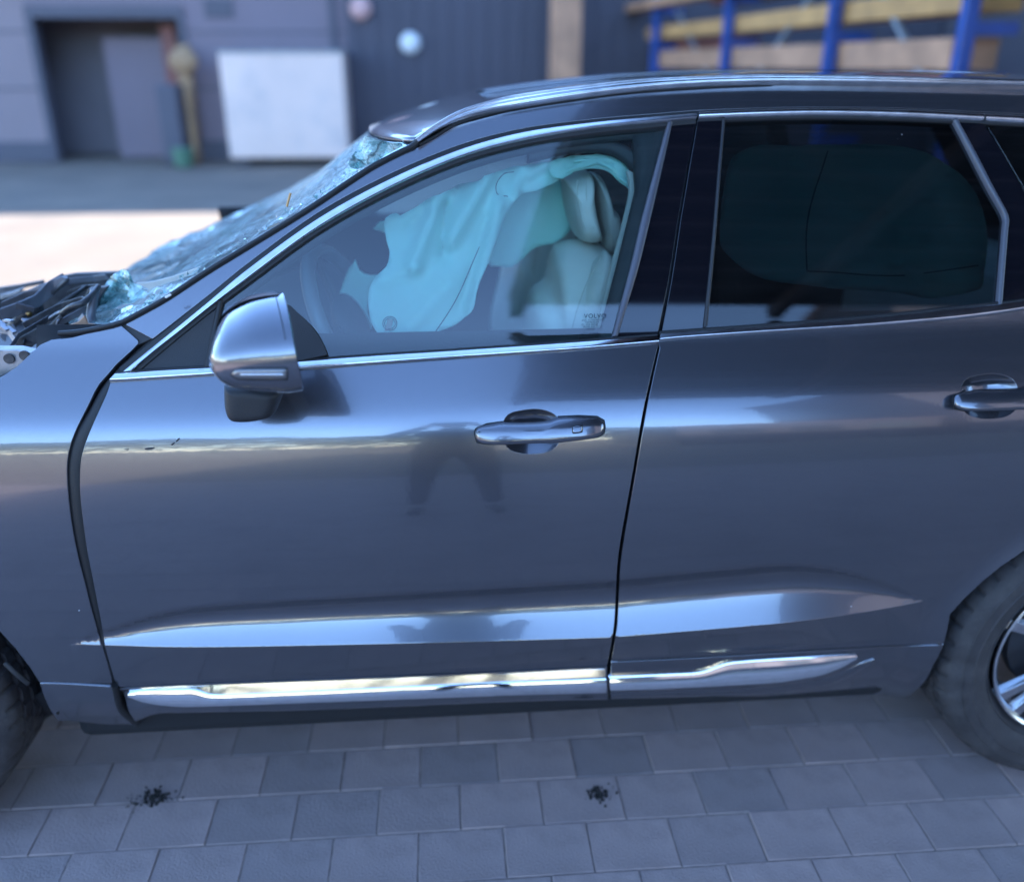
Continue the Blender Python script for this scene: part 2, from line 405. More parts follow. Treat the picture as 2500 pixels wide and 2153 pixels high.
def panel(name, px, m, parent=None, off=0.0, thick=0.010, res=0.013, edge=0.0014, smoothpoly=False, holes=None, fine=0.010, wob=0.0):
    """sheet following the body side, outlined by photo pixels; returned edge rolled inward"""
    def outline(pp):
        pts = []
        for (u, v) in pp:
            p = atS(u, v, off); pts.append(Vector((p.x, p.z)))
        out = []
        n = len(pts)
        if smoothpoly: 
            q = spline([tuple(p) for p in pts]+[tuple(pts[0])], max(24, int(sum((pts[i]-pts[(i+1) % n]).length for i in range(n))/fine)))
            return q[:-1]
        for i in range(n):
            a = pts[i]; b = pts[(i+1) % n]; k = max(1, int((b-a).length/fine))
            for j in range(k): out.append(a.lerp(b, j/k))
        return out
    loops = [outline(px)]+[outline(h) for h in (holes or [])]
    def dedupe(lp):
        out = []
        for p in lp:
            if not out or (p-out[-1]).length > 4e-4: out.append(Vector((p.x+random.uniform(-1e-6, 1e-6), p.y+random.uniform(-1e-6, 1e-6))))
        while len(out) > 3 and (out[0]-out[-1]).length < 4e-4: out.pop()
        return out
    loops = [dedupe(lp) for lp in loops]
    V2 = []; E2 = []; L2 = []
    for lp in loops:
        s = len(V2); V2 += lp; L2.append((s, len(lp)))
        E2 += [(s+i, s+(i+1) % len(lp)) for i in range(len(lp))]
    nb = len(V2)
    def inside(p, lp):
        c = False; j = len(lp)-1
        for i in range(len(lp)):
            a = lp[i]; b = lp[j]
            if (a.y > p.y) != (b.y > p.y) and p.x < (b.x-a.x)*(p.y-a.y)/(b.y-a.y)+a.x: c = not c
            j = i
        return c
    xs = [p.x for p in loops[0]]; zs = [p.y for p in loops[0]]
    # bucket boundary points to keep the interior grid off the edge
    cell = res; bk = {}
    for p in V2: bk.setdefault((int(p.x//cell), int(p.y//cell)), []).append(p)
    z = min(zs); r = 0
    pts = []
    while z < max(zs):
        x = min(xs)+(res/2 if r % 2 else 0)
        while x < max(xs):
            p = Vector((x, z)); ok = True
            cx_, cz_ = int(x//cell), int(z//cell)
            for i in (-1, 0, 1):
                for j in (-1, 0, 1):
                    for q in bk.get((cx_+i, cz_+j), ()):
                        if (q-p).length < res*0.55: ok = False
            if ok: pts.append(p+Vector((random.uniform(-1e-4, 1e-4), random.uniform(-1e-4, 1e-4))))
            x += res
        z += res*0.8; r += 1
    # even-odd scan per row is slow in python only for large outlines; fine here
    cz = lambda x: lerp_tab(ZC, x)
    if min(zs) < .53 and max(zs) > .60:
        pts = [p for p in pts if abs(p.y-cz(p.x)) > .0045]
        x = min(xs)
        while x < max(xs):
            for dz in (-.003, -.0008, .0008, .003):
                p = Vector((x, cz(x)+dz))
                if min(((q-p).length for q in bk.get((int(p.x//cell), int(p.y//cell)), [])), default=1) > .004: pts.append(p)
            x += .008
    pts = [p for p in pts if inside(p, loops[0]) and not any(inside(p, h) for h in loops[1:])]
    allv = V2+pts
    vo, eo, fo, ov, oe, of = geometry.delaunay_2d_cdt(allv, E2, [], 1, 1e-5)
    faces = []
    for f in fo:
        c = sum((vo[i] for i in f), Vector((0, 0)))/len(f)
        if inside(c, loops[0]) and not any(inside(c, h) for h in loops[1:]): faces.append(f)
    verts = []; norms = []
    for p in vo:
        q, n = surf(p.x, p.y, off)
        if wob: q += n*wob*noise.noise(Vector((p.x*6, p.y*6, 3)))
        verts.append(q); norms.append(n)
    F3 = []
    for f in faces:
        a, b, c = [verts[i] for i in f[:3]]
        nn = (b-a).cross(c-a)
        F3.append(tuple(f) if nn.dot(norms[f[0]]) > 0 else tuple(reversed(f)))
    # map of input boundary vertices to output
    omap = {}
    for i, src in enumerate(ov):
        for s in src: omap[s] = i
    for li, (s, n) in enumerate(L2):
        lp = loops[li]
        area = sum(lp[i].x*lp[(i+1) % n].y-lp[(i+1) % n].x*lp[i].y for i in range(n))
        sg = 1 if area > 0 else -1
        if li > 0: sg = -sg
        r0 = [omap.get(s+i, None) for i in range(n)]
        rings = [[], []]
        for i in range(n):
            a = lp[i-1]; b = lp[(i+1) % n]; t = (b-a)
            o2 = Vector((t.y, -t.x)).normalized()*sg if t.length > 0 else Vector((1, 0))
            base = verts[r0[i]]; nn = norms[r0[i]]
            o3 = Vector((o2.x, 0, o2.y)); o3 = (o3-nn*o3.dot(nn)).normalized()
            rings[0].append(len(verts)); verts.append(base+o3*edge*0.8-nn*edge); norms.append((o3+nn*0.6).normalized())
            rings[1].append(len(verts)); verts.append(base+o3*edge-nn*thick); norms.append(o3)
        prev = r0
        for rg in rings:
            for i in range(n):
                j = (i+1) % n
                if prev[i] is None or prev[j] is None: continue
                F3.append((prev[j], prev[i], rg[i], rg[j]) if sg > 0 else (prev[i], prev[j], rg[j], rg[i]))
            prev = rg
    me = bpy.data.meshes.new(name); me.from_pydata([tuple(v) for v in verts], [], F3); me.update()
    me.polygons.foreach_set('use_smooth', [True]*len(me.polygons))
    me.normals_split_custom_set_from_vertices([tuple(n) for n in norms])
    return ob(name, me, m, parent)

def band(name, A, B, m, parent=None, off=0.0, bulge=0.003, thick=0.012, n=None, across=8, fnA=None, fnB=None, prof=None, res=0.02, endcap=True):
    """moulding between two edges given in photo pixels, with a rounded section, lying on the body side"""
    pa = [(fnA or atS)(u, v) for u, v in A]; pb = [(fnB or fnA or atS)(u, v) for u, v in B]
    if n is None: n = max(8, int(sum((pa[i+1]-pa[i]).length for i in range(len(pa)-1))/res))
    pa = spline(pa, n); pb = spline(pb, n)
    vs_ = []; fs = []
    prof = prof or (lambda s: (1-(2*s-1)**4))
    W = across+3
    for i in range(n):
        a = pa[i]; b = pb[i]
        t = (pa[min(i+1, n-1)]-pa[max(i-1, 0)]); w = b-a
        nn = w.cross(t).normalized()
        if nn.y > 0: nn = -nn
        vs_.append(a+nn*(off-thick))
        for k in range(across+1):
            s = k/across; p = a.lerp(b, s)
            vs_.append(p+nn*(off+bulge*prof(s)))
        vs_.append(b+nn*(off-thick))
    for i in range(n-1):
        for k in range(W-1):
            a = i*W+k; fs.append((a, a+1, a+1+W, a+W))
    if endcap:
        fs.append(tuple(range(W))); fs.append(tuple(reversed(range((n-1)*W, n*W))))
    bm = bmesh.new()
    bv = [bm.verts.new(v) for v in vs_]
    for f in fs:
        try: bm.faces.new([bv[i] for i in f])
        except ValueError: pass
    bmesh.ops.recalc_face_normals(bm, faces=bm.faces)
    me = bpy.data.meshes.new(name); bm.to_mesh(me); bm.free()
    o = ob(name, me, m, parent, True)
    me.set_sharp_from_angle(angle=R_(50))
    return o

def sheet(name, px, yfun, m, parent=None, res=0.012, thick=0.0015, smoothpoly=True, smooth=True):
    """cloth or plate outlined by photo pixels; yfun(x,z) gives its depth"""
    def at(u, v):
        d = ray(u, v); t = (0.3-CC.y)/d.y
        for _ in range(14):
            p = CC+d*t; t = t*0.4+0.6*((yfun(p.x, p.z)-CC.y)/d.y)
        p = CC+d*t; return Vector((p.x, p.z))
    pts = [at(u, v) for u, v in px]; n = len(pts)
    per = sum((pts[i]-pts[(i+1) % n]).length for i in range(n))
    if smoothpoly: lp = spline([tuple(p) for p in pts]+[tuple(pts[0])], max(16, int(per/res)))[:-1]
    else:
        lp = []
        for i in range(n):
            a = pts[i]; b = pts[(i+1) % n]; k = max(1, int((b-a).length/res))
            lp += [a.lerp(b, j/k) for j in range(k)]
    E2 = [(i, (i+1) % len(lp)) for i in range(len(lp))]
    def inside(p):
        c = False; j = len(lp)-1
        for i in range(len(lp)):
            a = lp[i]; b = lp[j]
            if (a.y > p.y) != (b.y > p.y) and p.x < (b.x-a.x)*(p.y-a.y)/(b.y-a.y)+a.x: c = not c
            j = i
        return c
    pin = []
    x0 = min(p.x for p in lp); x1 = max(p.x for p in lp); z0 = min(p.y for p in lp); z1 = max(p.y for p in lp)
    z = z0; r = 0
    while z < z1:
        x = x0+(res/2 if r % 2 else 0)
        while x < x1:
            p = Vector((x, z))
            if inside(p) and min((q-p).length for q in lp) > res*0.5: pin.append(p)
            x += res
        z += res*.85; r += 1
    vo, eo, fo, ov, oe, of = geometry.delaunay_2d_cdt(lp+[p+Vector((random.uniform(-1e-4, 1e-4), random.uniform(-1e-4, 1e-4))) for p in pin], E2, [], 1, 1e-5)
    vs_ = [(p.x, yfun(p.x, p.y), p.y) for p in vo]
    o = mk(name, vs_, [tuple(f) for f in fo], m, parent, smooth)
    md = o.modifiers.new('thickness', 'SOLIDIFY'); md.thickness = thick; md.offset = 1
    return o

def pillow(name, px, y0, depth, m, parent=None, back=None, rings=14, n=72, p=2.2, q=2.2, tilt=0.0, center=None, fn=None, sharp=False, prof=None):
    """rounded solid whose outline is given by photo pixels at depth y0; bulges towards -Y by depth, +Y by back"""
    fn = fn or (lambda u, v: atY(u, v, y0))
    pts = [fn(u, v) for u, v in px]
    lp = spline(pts+[pts[0]], n+1)[:-1] if not sharp else None
    if sharp:
        lp = []
        per = sum((pts[i]-pts[(i+1) % len(pts)]).length for i in range(len(pts)))
        for i in range(len(pts)):
            a = pts[i]; b = pts[(i+1) % len(pts)]; k = max(1, round(n*(b-a).length/per))
            lp += [a.lerp(b, j/k) for j in range(k)]
    n = len(lp)
    c = center if center is not None else sum(lp, Vector())/n
    back = depth if back is None else back
    vs_ = []; fs = []
    prof = prof or (lambda s: (max(0.0, 1-s**p))**(1/q))
    def ring(s, sgn, dd):
        w = prof(s)
        out = []
        for a in lp:
            pt = c.lerp(a, s); pt = pt+Vector((0, sgn*dd*w, 0))
            pt.y += tilt*(pt.z-c.z)*(1 if sgn < 0 else 0.3)*w
            out.append(pt)
        return out
    ss = [math.sin(PI/2*(i/rings)) for i in range(1, rings+1)]
    vs_.append(c+Vector((0, -depth, 0)))
    for s in ss: vs_ += ring(s, -1, depth)
    for i in range(n): fs.append((0, 1+(i+1) % n, 1+i))
    for r in range(rings-1):
        for i in range(n):
            a = 1+r*n+i; b = 1+r*n+(i+1) % n
            fs.append((a, b, b+n, a+n))
    last = 1+(rings-1)*n
    for s in reversed(ss[:-1]):
        st = len(vs_); vs_ += ring(s, 1, back)
        for i in range(n): fs.append((last+i, last+(i+1) % n, st+(i+1) % n, st+i))
        last = st
    ci = len(vs_); vs_.append(c+Vector((0, back, 0)))
    for i in range(n): fs.append((last+i, last+(i+1) % n, ci))
    bm = bmesh.new(); bv = [bm.verts.new(v) for v in vs_]
    for f in fs: bm.faces.new([bv[i] for i in f])
    bmesh.ops.recalc_face_normals(bm, faces=bm.faces)
    me = bpy.data.meshes.new(name); bm.to_mesh(me); bm.free()
    return ob(name, me, m, parent, True)
def plate(name, px, y0, thick, m, parent=None, bevel=0.002, dy=None):
    pts = [atY(u, v, y0+(dy[i] if dy else 0)) for i, (u, v) in enumerate(px)]
    bm = bmesh.new()
    f = bm.faces.new([bm.verts.new(p) for p in pts])
    r = bmesh.ops.extrude_face_region(bm, geom=[f])
    for e in r['geom']:
        if isinstance(e, bmesh.types.BMVert): e.co.y += thick
    bmesh.ops.triangulate(bm, faces=[f for f in bm.faces if len(f.verts) > 4])
    return bm_obj(name, bm, m, parent, bevel=bevel)

# ================================================================== SETTING
def ground_mat():
    m = mat('yard_concrete', (0.23, 0.19, 0.155), spec=0.08, rough=0.95, bump=0.4, bscale=40, var=0.12, vscale=1.3, wear=(0.13, 0.125, 0.12), wear_amt=0.4, wear_scale=0.9)
    return m
M['ground'] = ground_mat()
M['joint'] = mat('joint_sand', (0.24, 0.19, 0.17), rough=0.95, bump=0.5, bscale=200, var=0.3, vscale=40)
g = mk('ground', [(-400, -400, -0.02), (400, -400, -0.02), (400, 400, -0.02), (-400, 400, -0.02)], [(0, 1, 2, 3)], M['ground'])
tag(g, kind='structure')
jb = mk('pavement', [(-6, -5, -0.0026), (6, -5, -0.0026), (6, 5.5, -0.0026), (-6, 5.5, -0.0026)], [(0, 1, 2, 3)], M['joint'])
tag(jb, kind='structure')
pav_m = []
for i, c in enumerate([(0.37, 0.285, 0.265), (0.41, 0.31, 0.285), (0.335, 0.265, 0.25)]):
    pav_m.append(mat('concrete_paver_tone%d' % i, c, rough=0.8, bump=0.6, bscale=180, var=0.16, vscale=14, wear=(0.17, 0.135, 0.13), wear_amt=0.65, wear_scale=3.5))
PW, PD = 0.2, 0.145
def paver_verts(bm, x, y, dz, tl, gap=0.0035, h=0.03):
    a = gap/2; x0, x1, y0, y1 = x+a, x+PW-a, y+a, y+PD-a; c = 0.0015
    tz = [dz+tl[0]*sx+tl[1]*sy for sx, sy in ((-1,-1),(1,-1),(1,1),(-1,1))]
    top = [bm.verts.new(p) for p in ((x0+c,y0+c,tz[0]),(x1-c,y0+c,tz[1]),(x1-c,y1-c,tz[2]),(x0+c,y1-c,tz[3]))]
    mid = [bm.verts.new(p) for p in ((x0,y0,tz[0]-c),(x1,y0,tz[1]-c),(x1,y1,tz[2]-c),(x0,y1,tz[3]-c))]
    bot = [bm.verts.new(p) for p in ((x0,y0,-h),(x1,y0,-h),(x1,y1,-h),(x0,y1,-h))]
    bm.faces.new(top)
    for r1, r2 in ((top, mid), (mid, bot)):
        for k in range(4): bm.faces.new((r2[k], r2[(k+1) % 4], r1[(k+1) % 4], r1[k]))
proto = []
for k in range(8):
    bm = bmesh.new(); paver_verts(bm, -PW/2, -PD/2, 0, (random.uniform(-.0008,.0008), random.uniform(-.0008,.0008)))
    me = bpy.data.meshes.new('paver'); bmesh.ops.recalc_face_normals(bm, faces=bm.faces); bm.to_mesh(me); bm.free()
    me.materials.append(pav_m[k % 3]); proto.append(me)
far = bmesh.new()
npv = 0
for r in range(-33, 36):
    y = r*PD
    for c in range(-29, 29):
        x = c*PW+(PW/2 if r % 2 else 0)
        if -1.75 < x < 2.35 and -0.95 <= y < 1.0 and npv < 298:
            o = bpy.data.objects.new('paver', random.choice(proto)); col.objects.link(o); o.parent = jb
            o.location = (x+PW/2, y+PD/2, random.uniform(-.0015, .0015)); npv += 1
        else:
            if abs(x) < 5.8: paver_verts(far, x, y, random.uniform(-.0015, .0015), (0, 0))
o = bm_obj('paver_field', far, pav_m[0], jb); tag(o, kind='stuff')
# dark moss clumps squeezed up between the pavers
M['moss'] = mat('dark_moss', (0.022, 0.020, 0.018), rough=1.0, bump=0.8, bscale=200, var=0.3, vscale=80)
for (u, v, s, lab) in ((375, 1950, 0.045, 'dark clump of moss in the paving joint near the front wheel'), (1462, 1938, 0.036, 'dark clump of moss in the paving joint below the gap between the doors')):
    p = atZ(u, v, 0)
    bm = bmesh.new()
    for k in range(120):
        rr = abs(random.gauss(0, s*.62)); a = random.random()*2*PI
        r0 = random.uniform(.0015, .0055)
        m_ = Matrix.Translation((math.cos(a)*rr*1.2, math.sin(a)*rr*.8, random.uniform(-.003, .003))) @ Matrix.Rotation(random.random()*6, 4, 'Z') @ Matrix.Diagonal((random.uniform(.7, 1.8), random.uniform(.6, 1.2), random.uniform(.4, .9), 1))
        bmesh.ops.create_icosphere(bm, subdivisions=1, radius=r0, matrix=m_)
    o = bm_obj('moss_clump', bm, M['moss'], smooth=True); o.location = (p.x, p.y, 0.0); tag(o, lab, 'moss', kind='stuff')

# ------------------------------------------------------------------ left building (low wing) and the hall
def wall_mat(name, c, **k): return mat(name, c, rough=0.7, bump=0.1, bscale=30, var=0.07, vscale=0.8, **k)
M['wall_light'] = wall_mat('lilac_grey_facade_panel', (0.255, 0.20, 0.21))
M['wall_mid'] = wall_mat('grey_facade_panel', (0.21, 0.165, 0.19))
M['wall_dark'] = wall_mat('dark_blue_steel_cladding', (0.075, 0.07, 0.09))
M['plinth'] = wall_mat('dark_plinth', (0.10, 0.095, 0.115))
M['door_dark'] = wall_mat('dim_doorway_lining', (0.20, 0.18, 0.20))
M['white_board'] = wall_mat('white_coated_board', (0.84, 0.64, 0.55), wear=(0.45, 0.42, 0.42), wear_amt=0.5, wear_scale=1.2)
M['wood'] = mat('sawn_timber', (0.56, 0.30, 0.11), rough=0.7, bump=0.3, bscale=20, var=0.25, vscale=3)
M['wood_pale'] = mat('pale_packed_timber', (0.50, 0.27, 0.16), rough=0.7, bump=0.3, bscale=20, var=0.25, vscale=3)
M['wood_red'] = mat('red_brown_board', (0.26, 0.10, 0.08), rough=0.7, bump=0.3, bscale=20, var=0.2, vscale=3)
M['dull_wood'] = mat('weathered_yellow_wood', (0.36, 0.22, 0.12), rough=0.8, var=0.2, vscale=3)
M['blue_steel'] = mat('blue_rack_steel', (0.012, 0.075, 0.33), rough=0.4, coat=0.3, var=0.15, vscale=4)
M['galv'] = mat('galvanised_brace', (0.30, 0.33, 0.36), rough=0.5, metal=0.5, var=0.2)
M['fabric_orange'] = mat('orange_work_jacket', (0.50, 0.30, 0.13), rough=0.9, var=0.1)
M['navy'] = mat('navy_trousers', (0.02, 0.025, 0.045), rough=0.9, var=0.2)
M['skin'] = mat('skin', (0.45, 0.27, 0.19), rough=0.55, bump=0.1, bscale=150)
M['green'] = mat('green_plastic', (0.09, 0.19, 0.12), rough=0.6)
M['white'] = mat('white_enamel', (0.75, 0.76, 0.76), rough=0.4)
M['salmon'] = mat('salmon_enamel', (0.62, 0.36, 0.33), rough=0.5)

YB = 16.4
def X_at(u, y=YB): return atY(u, 156, y).x
def Z_at(v, y=YB, u=1084): return atY(u, v, y).z
low = empty('workshop_building', (X_at(400), YB, 0))
tag(low, 'low grey workshop with a dark open doorway and pale facade panels', 'building')
def bpart(name, lo, hi, m, par=low, bevel=0.0):
    o = box(name, lo, hi, m, None, bevel); o.parent = par; o.matrix_parent_inverse = Matrix.Translation(par.location).inverted(); return o
xl, xd0, xd1, xr_ = -26, atY(115, 230, YB).x, atY(458, 230, YB).x, atY(852, 156, YB).x
zt = Z_at(45, YB, 280)
bpart('pale_wall_panel', (xl, YB, 0.35), (xd0-.12, YB+.3, 3.12), M['wall_light'])
bpart('wall_panel', (xd1+.12, YB, 0.35), (xr_, YB+.3, 3.12), M['wall_mid'])
bpart('wall_above_door', (xd0-.12, YB+.002, zt+.2), (xd1+.12, YB+.3, 3.12), M['wall_mid'])
bpart('plinth', (xl, YB-.06, -0.01), (xd0-.12, YB+.3, 0.35), M['plinth'])
bpart('plinth', (xd1+.12, YB-.06, -0.01), (xr_, YB+.3, 0.35), M['plinth'])
fr_ = bpart('door_frame', (xd0-.12, YB-.05, 0), (xd0, YB+.25, zt+.2), M['plinth'])
bpart('door_frame', (xd1, YB-.05, 0), (xd1+.12, YB+.25, zt+.2), M['plinth'])
bpart('door_frame', (xd0, YB-.05, zt), (xd1, YB+.25, zt+.2), M['plinth'])
for zz in (1.25, 2.2):
    bpart('panel_joint', (xl, YB-.012, zz), (xd0-.13, YB-.0, zz+.03), M['plinth'])
    if zz > zt+.2 or True: bpart('panel_joint', (xd1+.13, YB-.012, zz), (xr_, YB, zz+.03), M['plinth'])
bpart('back_wall', (xd0-.6, YB+1.6, 0), (xd1+1.2, YB+1.7, 2.99), M['door_dark'])
bpart('side_wall', (xd0-.7, YB+.3, 0), (xd0-.6, YB+2.7, 3.1), M['door_dark'])
bpart('side_wall', (xd1+1.2, YB+.3, 0), (xd1+1.3, YB+2.7, 3.1), M['door_dark'])
bpart('inner_ceiling', (xd0-.7, YB+.302, 3.0), (xd1+1.3, YB+2.7, 3.1), M['door_dark'])
bpart('roof', (xl, YB-.25, 3.122), (xr_, YB+9, 3.3), M['wall_mid'])
# inside the doorway: sliding door leaf, red-brown board, shelf block
bpart('door_leaf', (xd0+.9, YB+.7, 0), (xd0+2.0, YB+.78, zt-.3), M['wall_mid'])
ob_ = box('timber_board', (xd0+2.05, YB+.45, 0), (xd0+2.3, YB+.6, zt-.1), M['wood_red']); tag(ob_, 'red-brown board leaning upright inside the dark workshop doorway', 'board')
# worker-like stack: post with yellow plank beside the door jamb
def at_c(u, v, y): return atY(u, v, y)
a = at_c(445, 300, YB-.5); b = at_c(437, 110, YB-.5)
o = beam('timber_plank', (a.x+.12, a.y, 0.02), (b.x, b.y+.25, b.z), .26, .10, M['dull_wood'], bevel=.01); tag(o, 'yellow plank leaning against the right jamb of the workshop doorway', 'plank')
pp = at_c(447, 150, YB-.75)
bm = bmesh.new(); bmesh.ops.create_uvsphere(bm, u_segments=20, v_segments=12, radius=.25); bmesh.ops.scale(bm, vec=(1, .5, .85), verts=bm.verts)
add_box(bm, (-.05, -.03, -pp.z+.0), (.05, .03, -.2))
o = bm_obj('hose_reel', bm, M['dull_wood'], smooth=False); o.location = pp; tag(o, 'round yellow reel on a post at the top of the leaning plank', 'reel')
o = box('trash_bin', (pp.x-.50, YB-1.0, 0), (pp.x-.12, YB-.5, 1.35), M['plinth'], bevel=.05); tag(o, 'dark bin standing by the workshop doorway', 'bin')
pg_ = at_c(450, 402, YB-1.2)
bm = bmesh.new(); bmesh.ops.create_cone(bm, segments=20, radius1=.15, radius2=.18, depth=.32, cap_ends=True); bmesh.ops.translate(bm, vec=(0, 0, .16), verts=bm.verts)
o = bm_obj('bucket', bm, M['green'], smooth=False, bevel=.02); o.location = (pg_.x, pg_.y, 0.0); tag(o, 'small green bucket on the ground below the yellow plank', 'bucket')
# white board on feet
wb = empty('white_container', (X_at(690), YB-1.1, 0)); tag(wb, 'large white panel box standing in front of the grey wall', 'container')
yy = YB-1.1
wx0, wx1 = atY(548, 270, yy).x, atY(845, 270, yy).x; wz1, wz0 = atY(690, 130, yy).z, atY(690, 395, yy).z
bpart('box_body', (wx0, yy, max(.12, wz0)), (wx1, yy+.9, wz1), M['white_board'], wb, .03)
for xx in (wx0+.1, wx1-.3): bpart('foot', (xx, yy+.1, 0), (xx+.2, yy+.8, max(.12, wz0)), M['plinth'], wb)
bpart('top_rail', (wx0-.02, yy-.02, wz1), (wx1+.02, yy+.92, wz1+.04), M['galv'], wb)
bpart('downpipe', (xr_-.30, YB-.10, 0), (xr_-.20, YB-.001, 3.12), M['plinth'])
bpart('vent_grille', (xd1+.5, YB-.03, 2.45), (xd1+1.0, YB-.001, 2.75), M['plinth'])
bpart('door_handle', (xd0+1.75, YB+.66, 1.0), (xd0+1.85, YB+.70, 1.2), M['galv'])
# tall hall
hall = empty('warehouse_hall', (4, YB, 0)); tag(hall, 'tall warehouse clad in dark blue steel behind the car roof', 'building')
hx0, hx1, hz = xr_+.004, 26, 18.0
k = 0; x = hx0
bm = bmesh.new()
while x < hx1:
    w = .333; add_box(bm, (x, YB-.12, 0), (x+w*.62, YB-.08, hz)); add_box(bm, (x+w*.62, YB-.10, 0), (x+w, YB-.06, hz)); x += w
o = bm_obj('ribbed_cladding', bm, M['wall_dark']); o.parent = hall; o.matrix_parent_inverse = Matrix.Translation(hall.location).inverted()
bpart('wall', (hx0, YB-.06, 0), (hx1, YB+14, hz), M['wall_dark'], hall)
bpart('parapet', (hx0-.1, YB-.25, hz), (hx1+.1, YB+14.2, hz+.25), M['wall_mid'], hall)
# round lamps on the hall wall
def lamp(u, v, rad, m, lab):
    p = atY(u, v, YB-.2)
    bm = bmesh.new(); bmesh.ops.create_cone(bm, segments=28, radius1=rad, radius2=rad*.82, depth=.12, cap_ends=True)
    bmesh.ops.rotate(bm, cent=(0, 0, 0), matrix=Matrix.Rotation(PI/2, 3, 'X'), verts=bm.verts)
    bmesh.ops.create_uvsphere(bm, u_segments=20, v_segments=10, radius=rad*.7, matrix=Matrix.Translation((0, -.06, 0)) @ Matrix.Diagonal((1, .4, 1, 1)))
    o = bm_obj('bulkhead_lamp', bm, m, smooth=False); o.location = p; tag(o, lab, 'lamp')
lamp(880, 22, .20, M['salmon'], 'pinkish round unlit lamp high on the wall, left of the white one')
lamp(1002, 106, .19, M['white'], 'white round unlit lamp on the dark blue wall, lower of the two')

# ------------------------------------------------------------------ timber rack on the right
RD = (math.sin(R_(-5.0)), math.cos(R_(-5.0)))
def rack_pt(dep, z=0, lat=0.0):
    """point on the rack's front line whose depth from the lens is dep"""
    y = dep*1.0-CD
    base = atY(900+1445*8.0/dep, 156, 0)  # pixel column for that depth
    d = ray(900+1445*8.0/dep, 156)
    t = dep/(d.x*math.sin(CY)+d.y*math.cos(CY))
    return Vector((CC.x+d.x*t+RD[1]*lat, CC.y+d.y*t-RD[0]*lat, z))
rack = empty('cantilever_rack', rack_pt(8.0)); tag(rack, 'blue steel storage rack loaded with long timber behind the car roof', 'rack')
def rp(o): o.parent = rack; o.matrix_parent_inverse = Matrix.Translation(rack.location).inverted(); return o
deps = [8.0, 10.3, 13.3, 16.6]
for i, d_ in enumerate(deps):
    p = rack_pt(d_)
    rp(beam('upright', (p.x, p.y, 0), (p.x, p.y, 4.2), .10, .12, M['blue_steel'], bevel=.01))
    q = rack_pt(d_, 0, .45)
    for z in (0.9, 1.55, 1.95, 2.5, 3.2):
        rp(beam('arm', (p.x, p.y, z), (q.x, q.y, z), .07, .10, M['blue_steel']))
for i in range(len(deps)-1):
    a = rack_pt(deps[i]); b = rack_pt(deps[i+1]); off = Vector((.12, .02, 0))
    rp(beam('brace', a+off+Vector((0, 0, 2.9 if i % 2 else 1.0)), b+off+Vector((0, 0, 1.0 if i % 2 else 2.9)), .05, .05, M['galv']))
def timber(d0, d1, z, w, h, m, lab, lat=.32, dz=0.0):
    a = rack_pt(d0, z, lat); b = rack_pt(d1, z+dz, lat)
    o = beam('timber_bundle', a, b, w, h, m, bevel=.012); tag(o, lab, 'timber', 'timber lying in the blue rack'); return o
timber(8.1, 17.5, 2.18, .45, .20, M['wood'], 'long yellow timber bundle on the middle arm level of the blue rack')
timber(8.3, 16.8, 1.76, .45, .26, M['wood_pale'], 'pale timber bundle on the lowest visible level of the blue rack')
timber(12.6, 22.0, 2.62, .30, .14, M['wood_pale'], 'pale reddish timber running out above the far end of the blue rack', lat=.0)
timber(8.1, 15.0, 2.62, .50, .22, M['wood_red'], 'brown timber bundle on the top visible level of the blue rack', lat=.6)
timber(13.6, 18.5, 1.98, .25, .12, M['wood_red'], 'short red-brown timber at the far end of the blue rack', lat=.5)
pa = atY(1380, 156, 15.2)
o = box('wooden_post', (pa.x-.26, 15.1, 0), (pa.x+.26, 15.5, 3.6), M['wood_pale'], bevel=.02); tag(o, 'thick pale post standing at the left end of the timber rack', 'post')
# backdrop wall of the rack bay, to the right
rb = box('bay_wall', (9.6, 2.0, 0), (9.9, 16.2, 6.5), M['plinth']); tag(rb, 'dark side wall closing the timber bay on the right', 'wall')

# ------------------------------------------------------------------ canopy overhead (seen mirrored in glass and paint)
M['canopy'] = mat('dark_canopy_sheet', (0.030, 0.028, 0.036), rough=0.6, var=0.15)
M['canopy_rib'] = mat('canopy_purlin', (0.10, 0.09, 0.11), rough=0.6)
cp_ = empty('yard_canopy', (5, 2, 0)); tag(cp_, 'dark corrugated canopy over the yard, mirrored in the car windows', 'canopy')
cx0, cx1, cy0, cy1, cz = 0.94, 11.0, -5.0, 6.0, 4.7
bm = bmesh.new()
n = 150
vv = []
for i in range(n+1):
    y = cy0+(cy1-cy0)*i/n; z = cz+.15+(.03 if i % 2 else 0)
    vv.append((bm.verts.new((cx0, y, z)), bm.verts.new((cx1, y, z)), bm.verts.new((cx1, y, z+.04)), bm.verts.new((cx0, y, z+.04))))
for i in range(n):
    for k in range(4): bm.faces.new((vv[i][k], vv[i+1][k], vv[i+1][(k+1) % 4], vv[i][(k+1) % 4]))
bm.faces.new(vv[0]); bm.faces.new(tuple(reversed(vv[-1])))
o = bm_obj('corrugated_sheet', bm, M['canopy']); o.parent = cp_; o.matrix_parent_inverse = Matrix.Translation(cp_.location).inverted()
for i in range(24):
    y = cy0+.12+(cy1-cy0-.24)*i/23
    bpart('purlin', (cx0, y-.03, cz), (cx1, y+.03, cz+.145), M['canopy_rib'], cp_)
for x in (cx0, 3.5, 6.0, 8.4, cx1-.12): bpart('rafter', (x, cy0, cz-.16), (x+.12, cy1, cz-.002), M['canopy_rib'], cp_)
for x in (6.0, cx1-.2):
    bpart('column', (x, cy0+.1, 0), (x+.16, cy0+.26, cz-.162), M['galv'], cp_)
    bpart('column', (x, cy1-.4, 0), (x+.16, cy1-.24, cz-.162), M['galv'], cp_)

